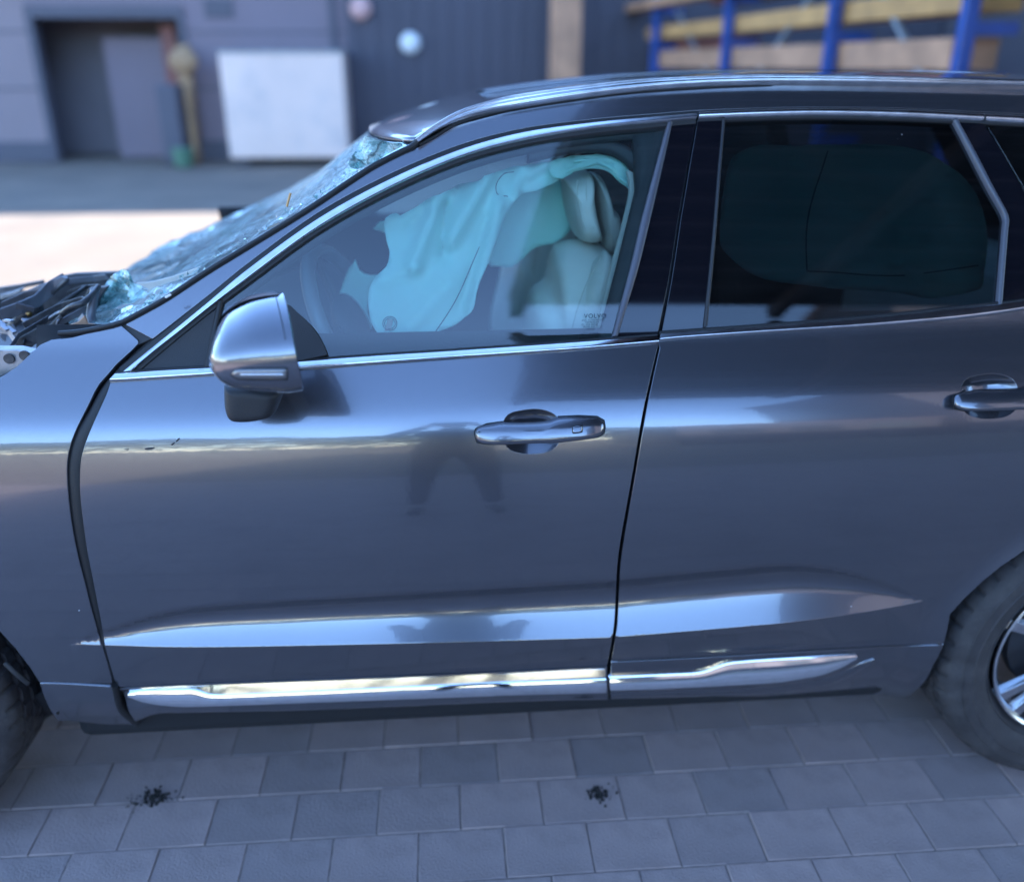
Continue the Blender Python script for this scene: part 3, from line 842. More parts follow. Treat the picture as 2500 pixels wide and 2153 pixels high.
cp_.rotation_euler = (0, 0, R_(-3.3))
fb = empty('sky_block_hall', (-16, 31, 0)); tag(fb, 'unseen grey hall added far behind the low workshop to block sky glow', 'building')  # hall added out of view to block the bright low sky
bpart('wall', (-32, 31, 0), (xr_-.2, 44, 10.6), M['wall_mid'], fb)
bpart('sky_block_roof_edge', (-32.2, 30.8, 10.602), (xr_, 44.2, 10.9), M['wall_dark'], fb)
# ------------------------------------------------------------------ behind the camera: unseen hedge line raised to hide the low sky, shed
M['leaf'] = mat('dark_foliage', (0.045, 0.065, 0.025), rough=0.8, var=0.4, vscale=0.5)
bm = bmesh.new()
for i in range(12000):
    x = random.uniform(-70, 80); hgt = 8.3+2.2*noise.noise(Vector((x*.09, 0, 0)))+1.1*noise.noise(Vector((x*.33, 3, 0)))  # unseen hedge made taller to hide the bright sky near the horizon
    z = hgt*math.sqrt(random.random()); y = -46+random.uniform(-2.5, 2.5)
    s = random.uniform(.25, .6)
    a = Matrix.Rotation(random.random()*6.28, 4, 'Z') @ Matrix.Rotation(random.uniform(-1, 1), 4, 'X')
    q = [Vector((-s, 0, -s*.7)), Vector((s, 0, -s*.5)), Vector((s*.6, 0, s*.8)), Vector((-s*.7, 0, s*.6))]
    bm.faces.new([bm.verts.new(Vector((x, y, z))+a.to_3x3() @ p) for p in q])
o = bm_obj('hedge', bm, M['leaf']); tag(o, kind='stuff'); tag(o, 'dark green belt of bushes on the far side of the yard', 'hedge')
M['privacy_pane'] = mat('dark_window_pane', (0.05, 0.06, 0.08), rough=0.1)
sh = empty('storage_shed', (14, -16, 0)); tag(sh, 'long grey shed across the yard behind the photographer', 'building')
bpart('wall', (5.0, -24, 0), (11.5, -16, 3.4), M['wall_dark'], sh)
bpart('roof', (4.7, -24.4, 3.402), (11.49, -15.6, 3.6), M['wall_mid'], sh)
bpart('wall', (11.502, -26, 0), (34, -15, 14), M['wall_dark'], sh)
bpart('roof', (11.4, -26.2, 14.002), (34.4, -14.8, 14.3), M['wall_mid'], sh)
for k in range(3): bpart('window', (5.8+1.9*k, -15.99, 1.3), (7.0+1.9*k, -15.95, 2.5), M['privacy_pane'], sh)

# ================================================================== THE CAR
car = empty('damaged_car', (0, 0, 0))
tag(car, 'dark grey crashed estate car with shattered windscreen, missing bonnet and hanging airbags', 'car')
def sp(pts, n=60): return [tuple(p) for p in spline(pts, n)]
def pxof(P):
    d = Vector(P)-CC; k = d.dot(FW); return (1250+CF*d.dot(RT)/k, 1076.5-CF*d.dot(UPV)/k)
def pxs(x, z, off=0.0): return pxof(surf(x, z, off)[0])
def shift(pts, du, dv): return [(u+du, v+dv) for u, v in pts]
def normal_shift(pts, d):
    out = []
    for i, p in enumerate(pts):
        a = Vector(pts[max(0, i-1)]); b = Vector(pts[min(len(pts)-1, i+1)]); t = (b-a).normalized()
        out.append((p[0]-t.y*d, p[1]+t.x*d))
    return out

# --- key lines of the photo ------------------------------------------------
SILL_F = [(287,1677),(420,1669),(800,1654),(1250,1635),(1482,1623)]
SILL_R = [(1494,1615),(1700,1605),(2119,1580),(2303,1572)]
BELT_B = [(270,934),(400,926),(537,917),(736,903),(900,892),(1100,877.5),(1400,857),(1606,839)]
BELT_T = [(286,911),(400,903),(530,896),(732,882),(900,869.5),(1100,857),(1400,836),(1604,820)]
SHUT_L = [(1606,840),(1590,908),(1570,1000),(1540,1175),(1515,1314),(1506,1386),(1499,1519),(1490,1580),(1482,1623)]
SHUT_R = [(1616,834),(1600,905),(1580,1000),(1550,1175),(1526,1314),(1516,1386),(1509,1519),(1500,1580),(1494,1614)]
GAP_R = [(268,946),(255,976),(244,1000),(226,1040),(211,1078),(200,1115),(196,1157),(197,1210),(202,1259),(213,1340),(229,1422),(250,1531),(259,1585),(280,1658),(287,1676)]
GAP_L = [(336,838),(312,862),(287,884),(262,912),(236,943),(222,972),(208,1000),(190,1036),(175,1072),(165,1110),(162,1151),(166,1220),(175,1290),(188,1356),(205,1422),(222,1490),(241,1555),(258,1610),(274,1667)]
CHR_O = [(299,909),(378,844),(507,739),(600,661),(774,535.5),(948,440),(1121,367),(1274,325),(1448,301),(1600,287),(1698,279)]
CHR_I = [(325,907),(420,828),(520,748),(600,688),(774,561.5),(948,464),(1121,388.5),(1274,346),(1448,317),(1600,302),(1699,293)]
RCH_O = [(1705,276),(1850,270),(2004,267),(2200,270),(2396,279)]
RCH_I = [(1705,291),(1850,285),(2004,282),(2200,286),(2399,296)]
ROOF_LO = [(372,826),(505,722),(600,645),(774,519),(948,425),(1121,353),(1274,313),(1448,290),(1600,277),(1700,269),(1850,263),(2004,260),(2200,263),(2396,272),(2479,276),(2580,282)]
APIL_UP = [(300,788),(338,766),(405,730),(507,666),(600,607),(754,515),(905,413),(1023,360),(1060,338),(1104,312),(1180,290),(1250,273),(1400,247),(1552,228),(1700,216),(1853,211),(2000,210),(2155,210),(2479,214),(2580,217)]

# --- fender ----------------------------------------------------------------
def arch_px(cx_, r, a0, a1, n=16): return [pxs(cx_+r*math.cos(R_(a0+(a1-a0)*i/(n-1))), 0.37+r*math.sin(R_(a0+(a1-a0)*i/(n-1)))) for i in range(n)]
fend = [pxs(-1.95, 0.86), pxs(-1.90, 1.04), (-420,1010), (-200,960), (0,923), (40,897), (78,862), (98,843), (125,831), (176,825), (236,809), (288,793), (294,795), (335,831)]+sp(GAP_L, 40)+[(100,1668),(75,1630),(36,1579),(0,1540)]
fend += arch_px(-1.348, 0.43, 30, 165, 18)+[pxs(-1.80, 0.50)]
fender = panel('front_fender', fend, M['paint'], car, fine=0.012)
# --- doors -------------------------------------------------------------------
CUP = [(1228,1040),(1230,1024),(1245,1008),(1281,999.5),(1312,997.5),(1341,1004),(1360,1017),(1368,1040),(1369,1066),(1361,1087.5),(1336.5,1104),(1300,1109),(1269,1107),(1242,1097),(1231,1080),(1228,1060)]
cup2 = [(u+1118, v-86) for u, v in CUP]
fdoor_px = sp(list(reversed(SILL_F)), 30)[:-1]+sp(list(reversed(GAP_R)), 50)[:-1]+[(u, v+1.5) for u, v in sp(BELT_B, 30)]+sp(SHUT_L, 50)[1:-1]
front_door = panel('front_door', fdoor_px, M['paint'], car, holes=[sp(CUP+[CUP[0]], 40)[:-1]])
BELT_RB = [(1608,834),(1650,829),(1850,814.5),(2060,802),(2200,792),(2347,779),(2479,760),(2560,745)]
BELT_RT = [(1610,815),(1650,812),(1850,798),(2060,781.5),(2200,768),(2347,752),(2479,738),(2560,726)]
xe = 1.36
rd = sp(SHUT_R, 50)[1:]
rdoor_px = [(u, v+1.5) for u, v in sp(BELT_RB, 30)]+[pxs(xe, 1.21), pxs(xe+.02, 1.1), pxs(xe+.03, 1.0), pxs(xe+.02, .9), pxs(xe-.015, .80), pxs(xe-.03, .76)]
rdoor_px += [pxs(1.517+.425*math.cos(R_(a)), .37+.425*math.sin(R_(a))) for a in range(116, 160, 7)]+[(2303,1573)]
rdoor_px += sp(list(reversed(SILL_R)), 30)[1:-1]+list(reversed(rd))
rear_door = panel('rear_door', rdoor_px, M['paint'], car, holes=[sp(cup2+[cup2[0]], 40)[:-1]])
rear_door['label'] = 'rear door with dark privacy glass'
# quarter panel to the tail (beyond the frame)
qp = [pxs(xe+.006, 1.215), pxs(1.7, 1.24), pxs(2.05, 1.25), pxs(2.42, 1.22), pxs(2.47, 1.0), pxs(2.45, .6), pxs(2.38, .38), pxs(2.0, .36)]
qp += [pxs(1.517+.425*math.cos(R_(a)), .37+.425*math.sin(R_(a))) for a in range(0, 111, 8)]+[pxs(xe-.022, .765), pxs(xe-.008, .80), pxs(xe+.026, .9), pxs(xe+.036, 1.0), pxs(xe+.026, 1.1)]
quarter = panel('rear_quarter_panel', qp, M['paint'], car, res=0.02, fine=0.02)
panel('rear_pillar', [pxs(1.93, 1.262), pxs(1.80, 1.40), pxs(1.66, 1.545), pxs(1.60, 1.60), pxs(2.05, 1.60), pxs(2.28, 1.42), pxs(2.43, 1.235), pxs(2.1, 1.255)], M['paint'], car, off=.001, res=.02, fine=.02)
_tg = mk('tailgate_glass', [(2.44, .22, 1.22), (2.44, 1.68, 1.22), (2.10, 1.55, 1.60), (2.10, .35, 1.60)], [(0, 1, 2, 3)], M['privacy'], car); _m = _tg.modifiers.new('thickness', 'SOLIDIFY'); _m.thickness = .005
tail = box('tailgate', (2.36, .12, .36), (2.46, 1.78, 1.2), M['paint'], car, .03)

def bowl(name, px, depth, m, parent, rings=9):
    pts = [atS(u, v) for u, v in sp(px+[px[0]], 49)[:-1]]
    n = len(pts); c = sum(pts, Vector())/n; vs_ = []; fs = []
    for r in range(rings+1):
        s = 1-r/rings*1.0; s = max(s, 0.001)
        d = depth*(1-s**2.6)
        for a in pts:
            q = c.lerp(a, s); vs_.append(q+Vector((0, d, 0)))
    for r in range(rings):
        for i in range(n): a = r*n+i; b = r*n+(i+1) % n; fs.append((a, b, b+n, a+n))
    bm = bmesh.new(); bv = [bm.verts.new(v) for v in vs_]
    for f in fs: bm.faces.new([bv[i] for i in f])
    bm.normal_update()
    me = bpy.data.meshes.new(name); bm.to_mesh(me); bm.free()
    return ob(name, me, m, parent, True)
bowl('handle_cup', CUP, 0.030, M['paint'], front_door)
bowl('handle_cup', cup2, 0.030, M['paint'], rear_door)
HND = [(1161,1060),(1162.5,1049),(1172,1042),(1189,1038),(1225,1032),(1280,1031),(1332,1028),(1363,1020),(1414,1018),(1455,1020),(1471,1028),(1474.5,1043),(1472,1056),(1461,1064),(1420,1071),(1365,1077),(1300,1079),(1230,1082),(1190,1082),(1169,1078),(1162,1070)]
flat = lambda s: (max(0.0, 1-s**3.2))**(1/2.4)
handle = pillow('door_handle', HND, 0, 0.020, M['paint'], front_door, back=0.012, fn=lambda u, v: atS(u, v, .020), n=96, prof=flat, tilt=0.10)
HND2 = [(u+1168, v-81) for u, v in HND]
handle2 = pillow('door_handle', HND2, 0, 0.020, M['paint'], rear_door, back=0.012, fn=lambda u, v: atS(u, v, .020), n=96, prof=flat, tilt=0.10)
# dark seat of the handle where it meets the skin
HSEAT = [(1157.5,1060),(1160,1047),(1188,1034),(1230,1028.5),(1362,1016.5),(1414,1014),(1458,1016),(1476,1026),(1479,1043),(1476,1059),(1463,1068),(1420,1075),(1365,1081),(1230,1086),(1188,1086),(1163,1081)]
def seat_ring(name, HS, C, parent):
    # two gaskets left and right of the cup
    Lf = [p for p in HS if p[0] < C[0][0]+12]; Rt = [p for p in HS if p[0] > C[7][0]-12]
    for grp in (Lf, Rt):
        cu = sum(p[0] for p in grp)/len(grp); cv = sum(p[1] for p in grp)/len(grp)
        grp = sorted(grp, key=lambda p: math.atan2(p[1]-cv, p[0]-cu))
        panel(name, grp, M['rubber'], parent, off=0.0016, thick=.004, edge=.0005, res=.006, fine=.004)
seat_ring('handle_gasket', HSEAT, CUP, front_door)
seat_ring('handle_gasket', [(u+1168, v-81) for u, v in HSEAT], cup2, rear_door)

M['scuff'] = mat('dark_rub_mark', (0.035, 0.033, 0.035), rough=0.8)
for q in ([(352,1095),(362,1093),(374,1092),(379,1095),(366,1098),(356,1098)], [(416,1086),(424,1080),(428,1081),(421,1088)], [(428,1077),(437,1069),(440,1071),(432,1079)], [(300,1097),(316,1096),(312,1098.5)]):
    panel('scuff_mark', q, M['scuff'], front_door, off=.0004, thick=.0006, edge=.0001, res=.004, fine=.002)
M['chip'] = mat('pale_stone_chip', (0.6, 0.6, 0.62), rough=0.8)
for (u, v) in ((193,1490),(2078,1480),(2202,329)):
    panel('stone_chip', [(u-1.6,v),(u,v-1.3),(u+1.5,v),(u,v+1.6)], M['chip'], car, off=.0006, thick=.0005, edge=.0001, res=.004, fine=.002)
# --- belt and window mouldings ----------------------------------------------
rnd = lambda s: math.sin(PI*min(1, max(0, s)))**0.6
belt_prof = lambda s: smooth_tab([(0,0.0),(.06,.30),(.3,.60),(.6,.90),(.76,1.0),(.88,.88),(1,.2)], s)
upper_prof = lambda s: smooth_tab([(0,0.0),(.08,.35),(.3,.6),(.65,.93),(.8,1.0),(.9,.9),(1,0.2)], s)
band('belt_moulding', BELT_T, BELT_B, M['chrome'], front_door, off=.003, bulge=.008, prof=belt_prof)
band('belt_moulding', BELT_RT, BELT_RB, M['satin'], rear_door, off=.003, bulge=.008, prof=belt_prof)
band('window_moulding', CHR_O, CHR_I, M['satin'], front_door, off=.002, bulge=.007, prof=upper_prof, across=14)
RCH_E = [(2396,279),(2440,281),(2479,283),(2560,290),(2640,300)]
RCH_F = [(2405,296),(2440,298),(2479,300),(2560,306),(2640,314)]
band('window_moulding', RCH_O, RCH_I, M['satin'], rear_door, off=.002, bulge=.006, prof=rnd)
band('window_moulding', RCH_E, RCH_F, M['satin'], car, off=.002, bulge=.006, prof=rnd)
# black rubber between moulding and paint, and inside the moulding
allO = CHR_O+RCH_O[1:]+RCH_E[1:]; 
band('window_seal', normal_shift(allO, -17), normal_shift(allO, 4), M['rubber'], car, off=-.004, bulge=.003, thick=.03)
bi = sp(CHR_I, 60); band('glass_run_seal', normal_shift(bi, -4), normal_shift(bi, 8), M['rubber'], front_door, off=-.003, bulge=.002, thick=.016)
bt = sp(BELT_T, 40); band('waist_seal', normal_shift(bt, -6), normal_shift(bt, 4), M['rubber'], front_door, off=-.001, bulge=.003, thick=.02)
bt = sp(BELT_RT, 40); band('waist_seal', normal_shift(bt, -7), normal_shift(bt, 4), M['rubber'], rear_door, off=-.001, bulge=.003, thick=.02)
bt = sp(RCH_I+RCH_F[1:], 50); band('glass_run_seal', normal_shift(bt, -4), normal_shift(bt, 5), M['rubber'], rear_door, off=-.004, bulge=.002, thick=.02)

# --- body side above the windows --------------------------------------------
up_ = sp(APIL_UP, 160); lo_ = sp(ROOF_LO, 160)
panel('roof_side_panel', up_+list(reversed(lo_)), M['paint'], car, thick=.014, fine=.014, res=.014)
# seam ridge line above the rear door
# --- pillars ------------------------------------------------------------------
panel('door_pillar_cover', [(1641,301),(1698,294)]+[(1692,330),(1678,400),(1655,530),(1632,680),(1604,818),(1508,823),(1528,755),(1587,541)], M['gloss_black'], front_door, off=-.003, thick=.012)
panel('door_pillar_cover', [(1704,293),(1766,292),(1757,380),(1746,500),(1730,680),(1717,801),(1617,811),(1640,690),(1664,530),(1686,400),(1698,330)], M['gloss_black'], rear_door, off=-.003, thick=.012)
# satin strips of the window frames
band('frame_strip', [(1630,300),(1572,520),(1540,655),(1495,822)], [(1642,299),(1588,535),(1556,665),(1508,820)], M['frame_grey'], front_door, off=.000, bulge=.004, thick=.014, prof=rnd)
band('frame_strip', [(1764,292),(1753,420),(1738,600),(1717,800)], [(1771,292),(1760,420),(1746,600),(1727,796)], M['plastic'], rear_door, off=.000, bulge=.003, thick=.014, prof=rnd)
band('frame_strip', [(2327,294),(2370,376),(2412,458),(2451,530),(2450,560),(2442,660),(2434,752)], [(2339,294),(2382,372),(2424,454),(2462,527),(2461,562),(2453,660),(2446,750)], M['frame_grey'], rear_door, off=.000, bulge=.004, thick=.014, prof=rnd, n=40)
panel('rear_frame_cover', [(2338,295),(2398,298),(2440,360),(2479,430),(2530,520),(2560,640),(2580,735),(2446,748),(2453,660),(2461,562),(2461,528),(2424,455)], M['gloss_black'], rear_door, off=-.003, thick=.012)
panel('quarter_glass', [(2410,300),(2479,302),(2640,318),(2840,420),(2900,560),(2790,660),(2600,700),(2572,640),(2540,520),(2484,425)], M['privacy'], car, off=-.006, thick=.004, res=.03, fine=.03)

# --- glass ----------------------------------------------------------------------
GF = [(524,752)]+[(600,690),(774,563),(948,466),(1121,391),(1274,348),(1448,319),(1560,308),(1634,301),(1574,530),(1541,660),(1500,822),(1400,838),(1100,859),(900,872),(732,885),(510,898)]
front_glass = panel('door_glass', sp(GF[:9], 60)+GF[9:], M['glass'], front_door, off=-.009, thick=.004, edge=.0006)
panel('sail_cover', [(326,906),(420,829),(532,745),(501,894),(420,899)], M['plastic'], front_door, off=-.004, thick=.012)
band('divider_bar', [(530,740),(520,790),(498,896)], [(545,730),(534,790),(514,894)], M['rubber'], front_door, off=.000, bulge=.003, thick=.014, prof=rnd)
GR = [(1768,293),(1850,287),(2004,284),(2200,288),(2332,295),(2374,376),(2416,458),(2455,532),(2446,660),(2438,752),(2347,760),(2060,784),(1850,800),(1722,808),(1742,600),(1757,420)]
rear_glass = panel('door_glass', GR, M['privacy'], rear_door, off=-.008, thick=.004, edge=.0006)

# --- door opening strip between fender and door -----------------------------
GL2 = sp([(400,806),(372,822),(340,846),(300,884),(264,920),(240,952),(215,1000),(190,1042),(172,1085),(161,1151),(174,1290),(204,1422),(240,1555),(273,1667)], 50)
GR2 = sp([(392,838),(352,868),(318,897),(288,918),(268,950),(246,1000),(213,1078),(198,1157),(204,1259),(231,1422),(252,1531),(262,1585),(284,1668)], 50)
band('door_gap_seal', GL2, GR2, M['rubber'], car, off=-.007, bulge=.004, thick=.02, prof=rnd)
band('door_gap_seal', [(273,1668),(280,1706),(293,1736),(329,1766)], [(288,1672),(300,1718),(318,1738),(341,1754)], M['rubber'], car, off=.004, bulge=.006, thick=.02, prof=rnd)

# --- lower cladding ------------------------------------------------------------
def clad_prof(s):
    return smooth_tab([(0,0.0),(.05,.05),(.10,-.35),(.30,-.30),(.48,.75),(.54,1.0),(.86,1.0),(.93,.65),(1.0,-1.0)], s)
CL_T = [(291,1679),(420,1671),(800,1656),(1250,1637),(1482,1625)]
CL_B = [(338,1757),(386,1738),(434,1736),(800,1728),(1250,1709),(1482,1704)]
clad = band('lower_cladding', CL_T, CL_B, M['paint'], front_door, off=.002, bulge=.010, thick=.03, prof=clad_prof, across=22)
CR_T = [(1494,1617),(1700,1607),(2119,1582),(2303,1575)]
CR_B = [(1491,1690),(1700,1686),(1853,1684),(2004,1690),(2130,1697),(2236,1684)]
clad2 = panel('lower_cladding', sp(CR_T, 30)+[(2303,1575),(2276,1627),(2239,1682),(2215,1701),(2050,1701),(1850,1698),(1491,1694)], M['paint'], rear_door, off=.004, thick=.02)
band('cladding_lip', [(1491,1685),(1600,1683),(1760,1677),(1850,1673),(1908,1669),(2004,1653),(2060,1633),(2100,1612),(2130,1602)], [(1491,1701),(1600,1699),(1760,1694),(1853,1692),(1920,1686),(2010,1672),(2070,1650),(2112,1622),(2134,1606)], M['paint'], rear_door, off=.003, bulge=.007, thick=.012, prof=rnd)
CH1T = [(311,1698),(330,1691),(368,1689),(471,1687),(486,1691),(501,1699),(540,1700),(800,1690),(1250,1669),(1480,1660)]
CH1B = [(312,1700),(340,1712),(386,1721),(434,1725),(470,1725),(486,1725),(501,1724),(603,1721),(800,1714),(1250,1697),(1480,1691)]
cprof = lambda s: 1-(2*s-1)**2
def strip(name, T, B, par, slope=.3, n0=8, sp_=10, n=150):
    def vat(L_, u):
        return lerp_tab(L_, u)
    u0 = max(T[0][0], B[0][0]); u1 = min(T[-1][0], B[-1][0]); A_ = []; B_ = []; hs = []
    us = [u0+(u1-u0)*i/(n-1) for i in range(n)]
    for u in us:
        w = 24 if par is rear_door else 12
        vt = sum(vat(T, max(u0, min(u1, u+d_))) for d_ in (-w, -w/2, 0, w/2, w))/5; vb = sum(vat(B, max(u0, min(u1, u+d_))) for d_ in (-w, -w/2, 0, w/2, w))/5
        a = atS(u, vt, .011 if par is rear_door else .006); h_ = max(.0005, (vb-vt)*.00092)
        A_.append(a); B_.append(atS(u, vb, .005+slope*h_))
    if par is rear_door:
        hh = [max(.0005, (lerp_tab(B, u)-lerp_tab(T, u))*.00092) for u in us]
        hh = [sum(hh[max(0, i-14):i+15])/len(hh[max(0, i-14):i+15]) for i in range(n)]
        B_ = [atS(u, sum(vat(B, max(u0, min(u1, u+d_))) for d_ in (-9, 0, 9))/3, .011+slope*h_) for u, h_ in zip(us, hh)]
    vs_ = []; fs = []; K = 12
    for a, b_ in zip(A_, B_):
        w_ = b_-a
        vs_.append(a+Vector((0, .02, 0)))
        for k in range(K+1):
            t = k/K; p = a+w_*t; p.y -= .10*w_.length*math.sin(PI*t)
            vs_.append(p)
        vs_.append(b_+Vector((0, .004, -.001))); vs_.append(b_+Vector((0, .03, .004)))
    W = K+4
    for i in range(n-1):
        for k in range(W-1): q = i*W+k; fs.append((q, q+1, q+W+1, q+W))
    fs.append(tuple(range(W))); fs.append(tuple(reversed(range((n-1)*W, n*W))))
    nrm = []
    for i in range(n):
        nrm.append((0, -.3, .95))
        for k in range(K+1):
            a = R_(n0+sp_*(1-2*k/K)); nrm.append((.03*math.sin(i*.05), -math.cos(a), math.sin(a)))
        nrm.append((0, -.8, -.6)); nrm.append((0, -.2, -.98))
    me = bpy.data.meshes.new(name); me.from_pydata([tuple(v) for v in vs_], [], fs); me.update()
    bm = bmesh.new(); bm.from_mesh(me); bmesh.ops.recalc_face_normals(bm, faces=bm.faces); bm.to_mesh(me); bm.free()
    me.polygons.foreach_set('use_smooth', [True]*len(me.polygons))
    me.normals_split_custom_set_from_vertices(nrm)
    return ob(name, me, M['chrome'], par)
strip('chrome_strip', CH1T, CH1B, front_door, .30, 9, 12)
CH2T = [(1490,1655),(1715,1645),(1735,1638),(1769,1621),(1850,1614),(1950,1608),(2083,1600),(2092,1601)]
CH2B = [(1490,1685),(1600,1682),(1760,1674),(1850,1669),(1908,1665),(2004,1649),(2060,1628),(2094,1606)]
strip('chrome_strip', CH2T, CH2B, rear_door, .30, 15, 9)
panel('rocker_end', [(98,1669),(180,1671),(276,1677),(284,1708),(297,1736),(332,1769),(240,1765),(142,1758)], M['paint'], car, off=.004, thick=.014)
# sill, floor and running gear under the doors
box('rocker_box', (-.90, .14, .205), (1.08, .40, .38), M['matte'], car, .03)
box('floor_pan', (-1.0, .24, .20), (1.10, 1.70, .34), M['matte'], car, .01)
box('floor_pan', (1.15, .36, .24), (2.35, 1.54, .40), M['matte'], car, .01)
tube('exhaust_pipe', [(-.6, .8, .21), (.3, .75, .20), (1.1, .8, .21)], .03, M['bay_metal'], car)

# --- inner door cards and dark inside shell ---------------------------------
card = []
for i in range(41):
    x = -.62+i*(1.36+.62)/40
    card.append(x)
def inner_shell(name, x0, x1, z0, z1, gap, m, parent, nx=30, nz=12):
    vs_ = []; fs = []
    for j in range(nz+1):
        for i in range(nx+1):
            x = x0+(x1-x0)*i/nx; z = z0+(z1-z0)*j/nz; vs_.append((x, ybase(z)+gap+0.016*(x-.15)**2, z))
    for j in range(nz):
        for i in range(nx):
            a = j*(nx+1)+i; fs.append((a, a+1, a+nx+2, a+nx+1))
    o = mk(name, vs_, fs, m, parent, True)
    md = o.modifiers.new('thickness', 'SOLIDIFY'); md.thickness = .02; md.offset = 1
    return o
inner_shell('door_card', -.66, .36, .30, 1.17, .075, M['interior'], car)
inner_shell('door_card', .38, 1.36, .30, 1.19, .075, M['interior'], car)
inner_shell('gap_backing', -.80, -.55, .33, 1.20, .050, M['matte'], car, 6)
inner_shell('gap_backing', .27, .47, .33, 1.16, .055, M['matte'], car, 6)
inner_shell('pillar_trim', .40, .56, 1.17, 1.60, .05, M['interior'], car, 6)

# --- roof -------------------------------------------------------------------------
RN = [(1003,352),(1023,357),(1060,336),(1104,310),(1180,288),(1250,270),(1400,244),(1552,226),(1700,214),(1853,208),(2155,207),(2479,211),(2800,222)]
RC = [(911,314),(940,303),(980,290),(1056,265),(1140,246),(1250,229),(1400,209),(1552,194),(1700,184),(1823,179.5),(2155,181),(2479,194),(2800,214)]
near = spline([atS(u, v, -.012) for u, v in RN], 60)
cent = spline([atY(u, v, .95) for u, v in RC], 60)
def loft_roof():
    vs_ = []; fs = []; W = 33
    for i in range(60):
        a = near[i]; c = cent[i]
        for k in range(W):
            s = k/(W-1)*2-1          # -1 near, 0 centre, +1 far
            ya = a.y; y = .95+(.95-ya)*s
            q = 1-s*s*(0.62+0.38*s*s)
            vs_.append((a.x+(c.x-a.x)*q, y, a.z+(c.z-a.z)*q))
    for i in range(59):
        for k in range(W-1): a = i*W+k; fs.append((a, a+1, a+W+1, a+W))
    return vs_, fs
v_, f_ = loft_roof()
fg = [f for f in f_ if 7 < (f[0]//33) < 44 and 5 < (f[0] % 33) < 26]
fgs = set(fg)
f_all = f_
f_ = [f for f in f_ if f not in fgs]
roof = mk('roof', v_, f_, M['paint'], car, True)
md = roof.modifiers.new('thickness', 'SOLIDIFY'); md.thickness = .012; md.offset = -1
rg = mk('added_roof_glass', [(x, y, z-.003) for x, y, z in v_], fg, M['added_roofglass'], car, True)  # glass panel added to the roof to let more daylight into the cabin
hl = mk('headliner', [(x, y, z-.035) for x, y, z in v_], f_, M['trim_light'], car, True)
# black header strip along the front of the roof
hd = [(v_[k][0]-.004, v_[k][1], v_[k][2]-.003) for k in range(33)]
tube('header_seal', hd, .0045, M['rubber'], car, n=60)
# roof rail: slim ribbed bar
RT_ = [(1013,340),(1060,306),(1116,275),(1180,253),(1250,236),(1400,215),(1552,199),(1700,191),(1853,187),(2000,188),(2155,191),(2479,202),(2620,208)]
RB_ = [(1020,349),(1062,322),(1110,297),(1180,275),(1250,262),(1400,238),(1552,219),(1700,208),(1853,203),(2000,203),(2155,205),(2479,212),(2620,216)]
rail_prof = lambda s: 0.75+0.25*math.cos(6*PI*s) if .12 < s < .88 else (0.3+0.7*math.sin(PI*min(s, 1-s)/.24))
band('roof_rail', RT_, RB_, M['satin'], car, fnA=lambda u, v: atS(u, v, .018), fnB=lambda u, v: atS(u, v, .014), off=.003, bulge=.004, thick=.03, prof=rail_prof, across=28)
band('rail_gasket', [(1022,352),(1064,330),(1106,304),(1180,281),(1250,266),(1400,242),(1552,223),(1853,206),(2155,207),(2479,213),(2620,218)], [(1026,358),(1068,335),(1110,309),(1182,286),(1252,271),(1402,247),(1553,228),(1853,211),(2155,211),(2479,216),(2620,221)], M['rubber'], car, off=.002, bulge=.002, thick=.01)

# --- windscreen: crazed, sagging laminated glass ----------------------------------
WN = [(1000,353),(960,380),(905,411),(830,460),(754,510),(680,556),(600,606),(507,664),(450,698),(405,731),(360,760),(330,778),(285,792)]
WC = [(911,315),(880,338),(850,362),(754,440),(690,482),(633,513),(543,567),(463,604),(425,612),(388,626),(350,645),(300,664),(262,690)]
NW = 150
wn_ = spline([atS(u, v, -.006) for u, v in WN], NW); wc_ = spline([atY(u, v, .95) for u, v in WC], NW)
vs_ = []; fs = []; WW = 61
for i in range(NW):
    a = wn_[i]; c = wc_[i]; f = i/(NW-1)
    for k in range(WW):
        s = k/(WW-1)*2-1
        q = 1-s*s*(0.55+0.45*s*s)
        p = Vector((a.x+(c.x-a.x)*q, .95+(.95-a.y)*s, a.z+(c.z-a.z)*q))
        near_e = math.exp(-((1-abs(s))/.10)**2)
        amp = 0.004+0.020*max(0, f-.55)/.45+0.012*math.exp(-((f-.08)/.09)**2)+.013*near_e
        edge = min(1.0, (1-abs(s))*6)
        nv = noise.noise(p*9)*.6+noise.noise(p*24)*.35+noise.noise(p*60)*.2
        p.z += amp*nv*edge*(.4 if abs(s) < .35 else 1.0); p.x += amp*.5*noise.noise(p*18+Vector((5, 5, 5)))*edge
        vs_.append(p)
for i in range(NW-1):
    for k in range(WW-1): a = i*WW+k; fs.append((a, a+1, a+WW+1, a+WW))
ws = mk('windscreen', vs_, fs, M['shatter'], car, True)
ws['label'] = 'shattered sagging windscreen'
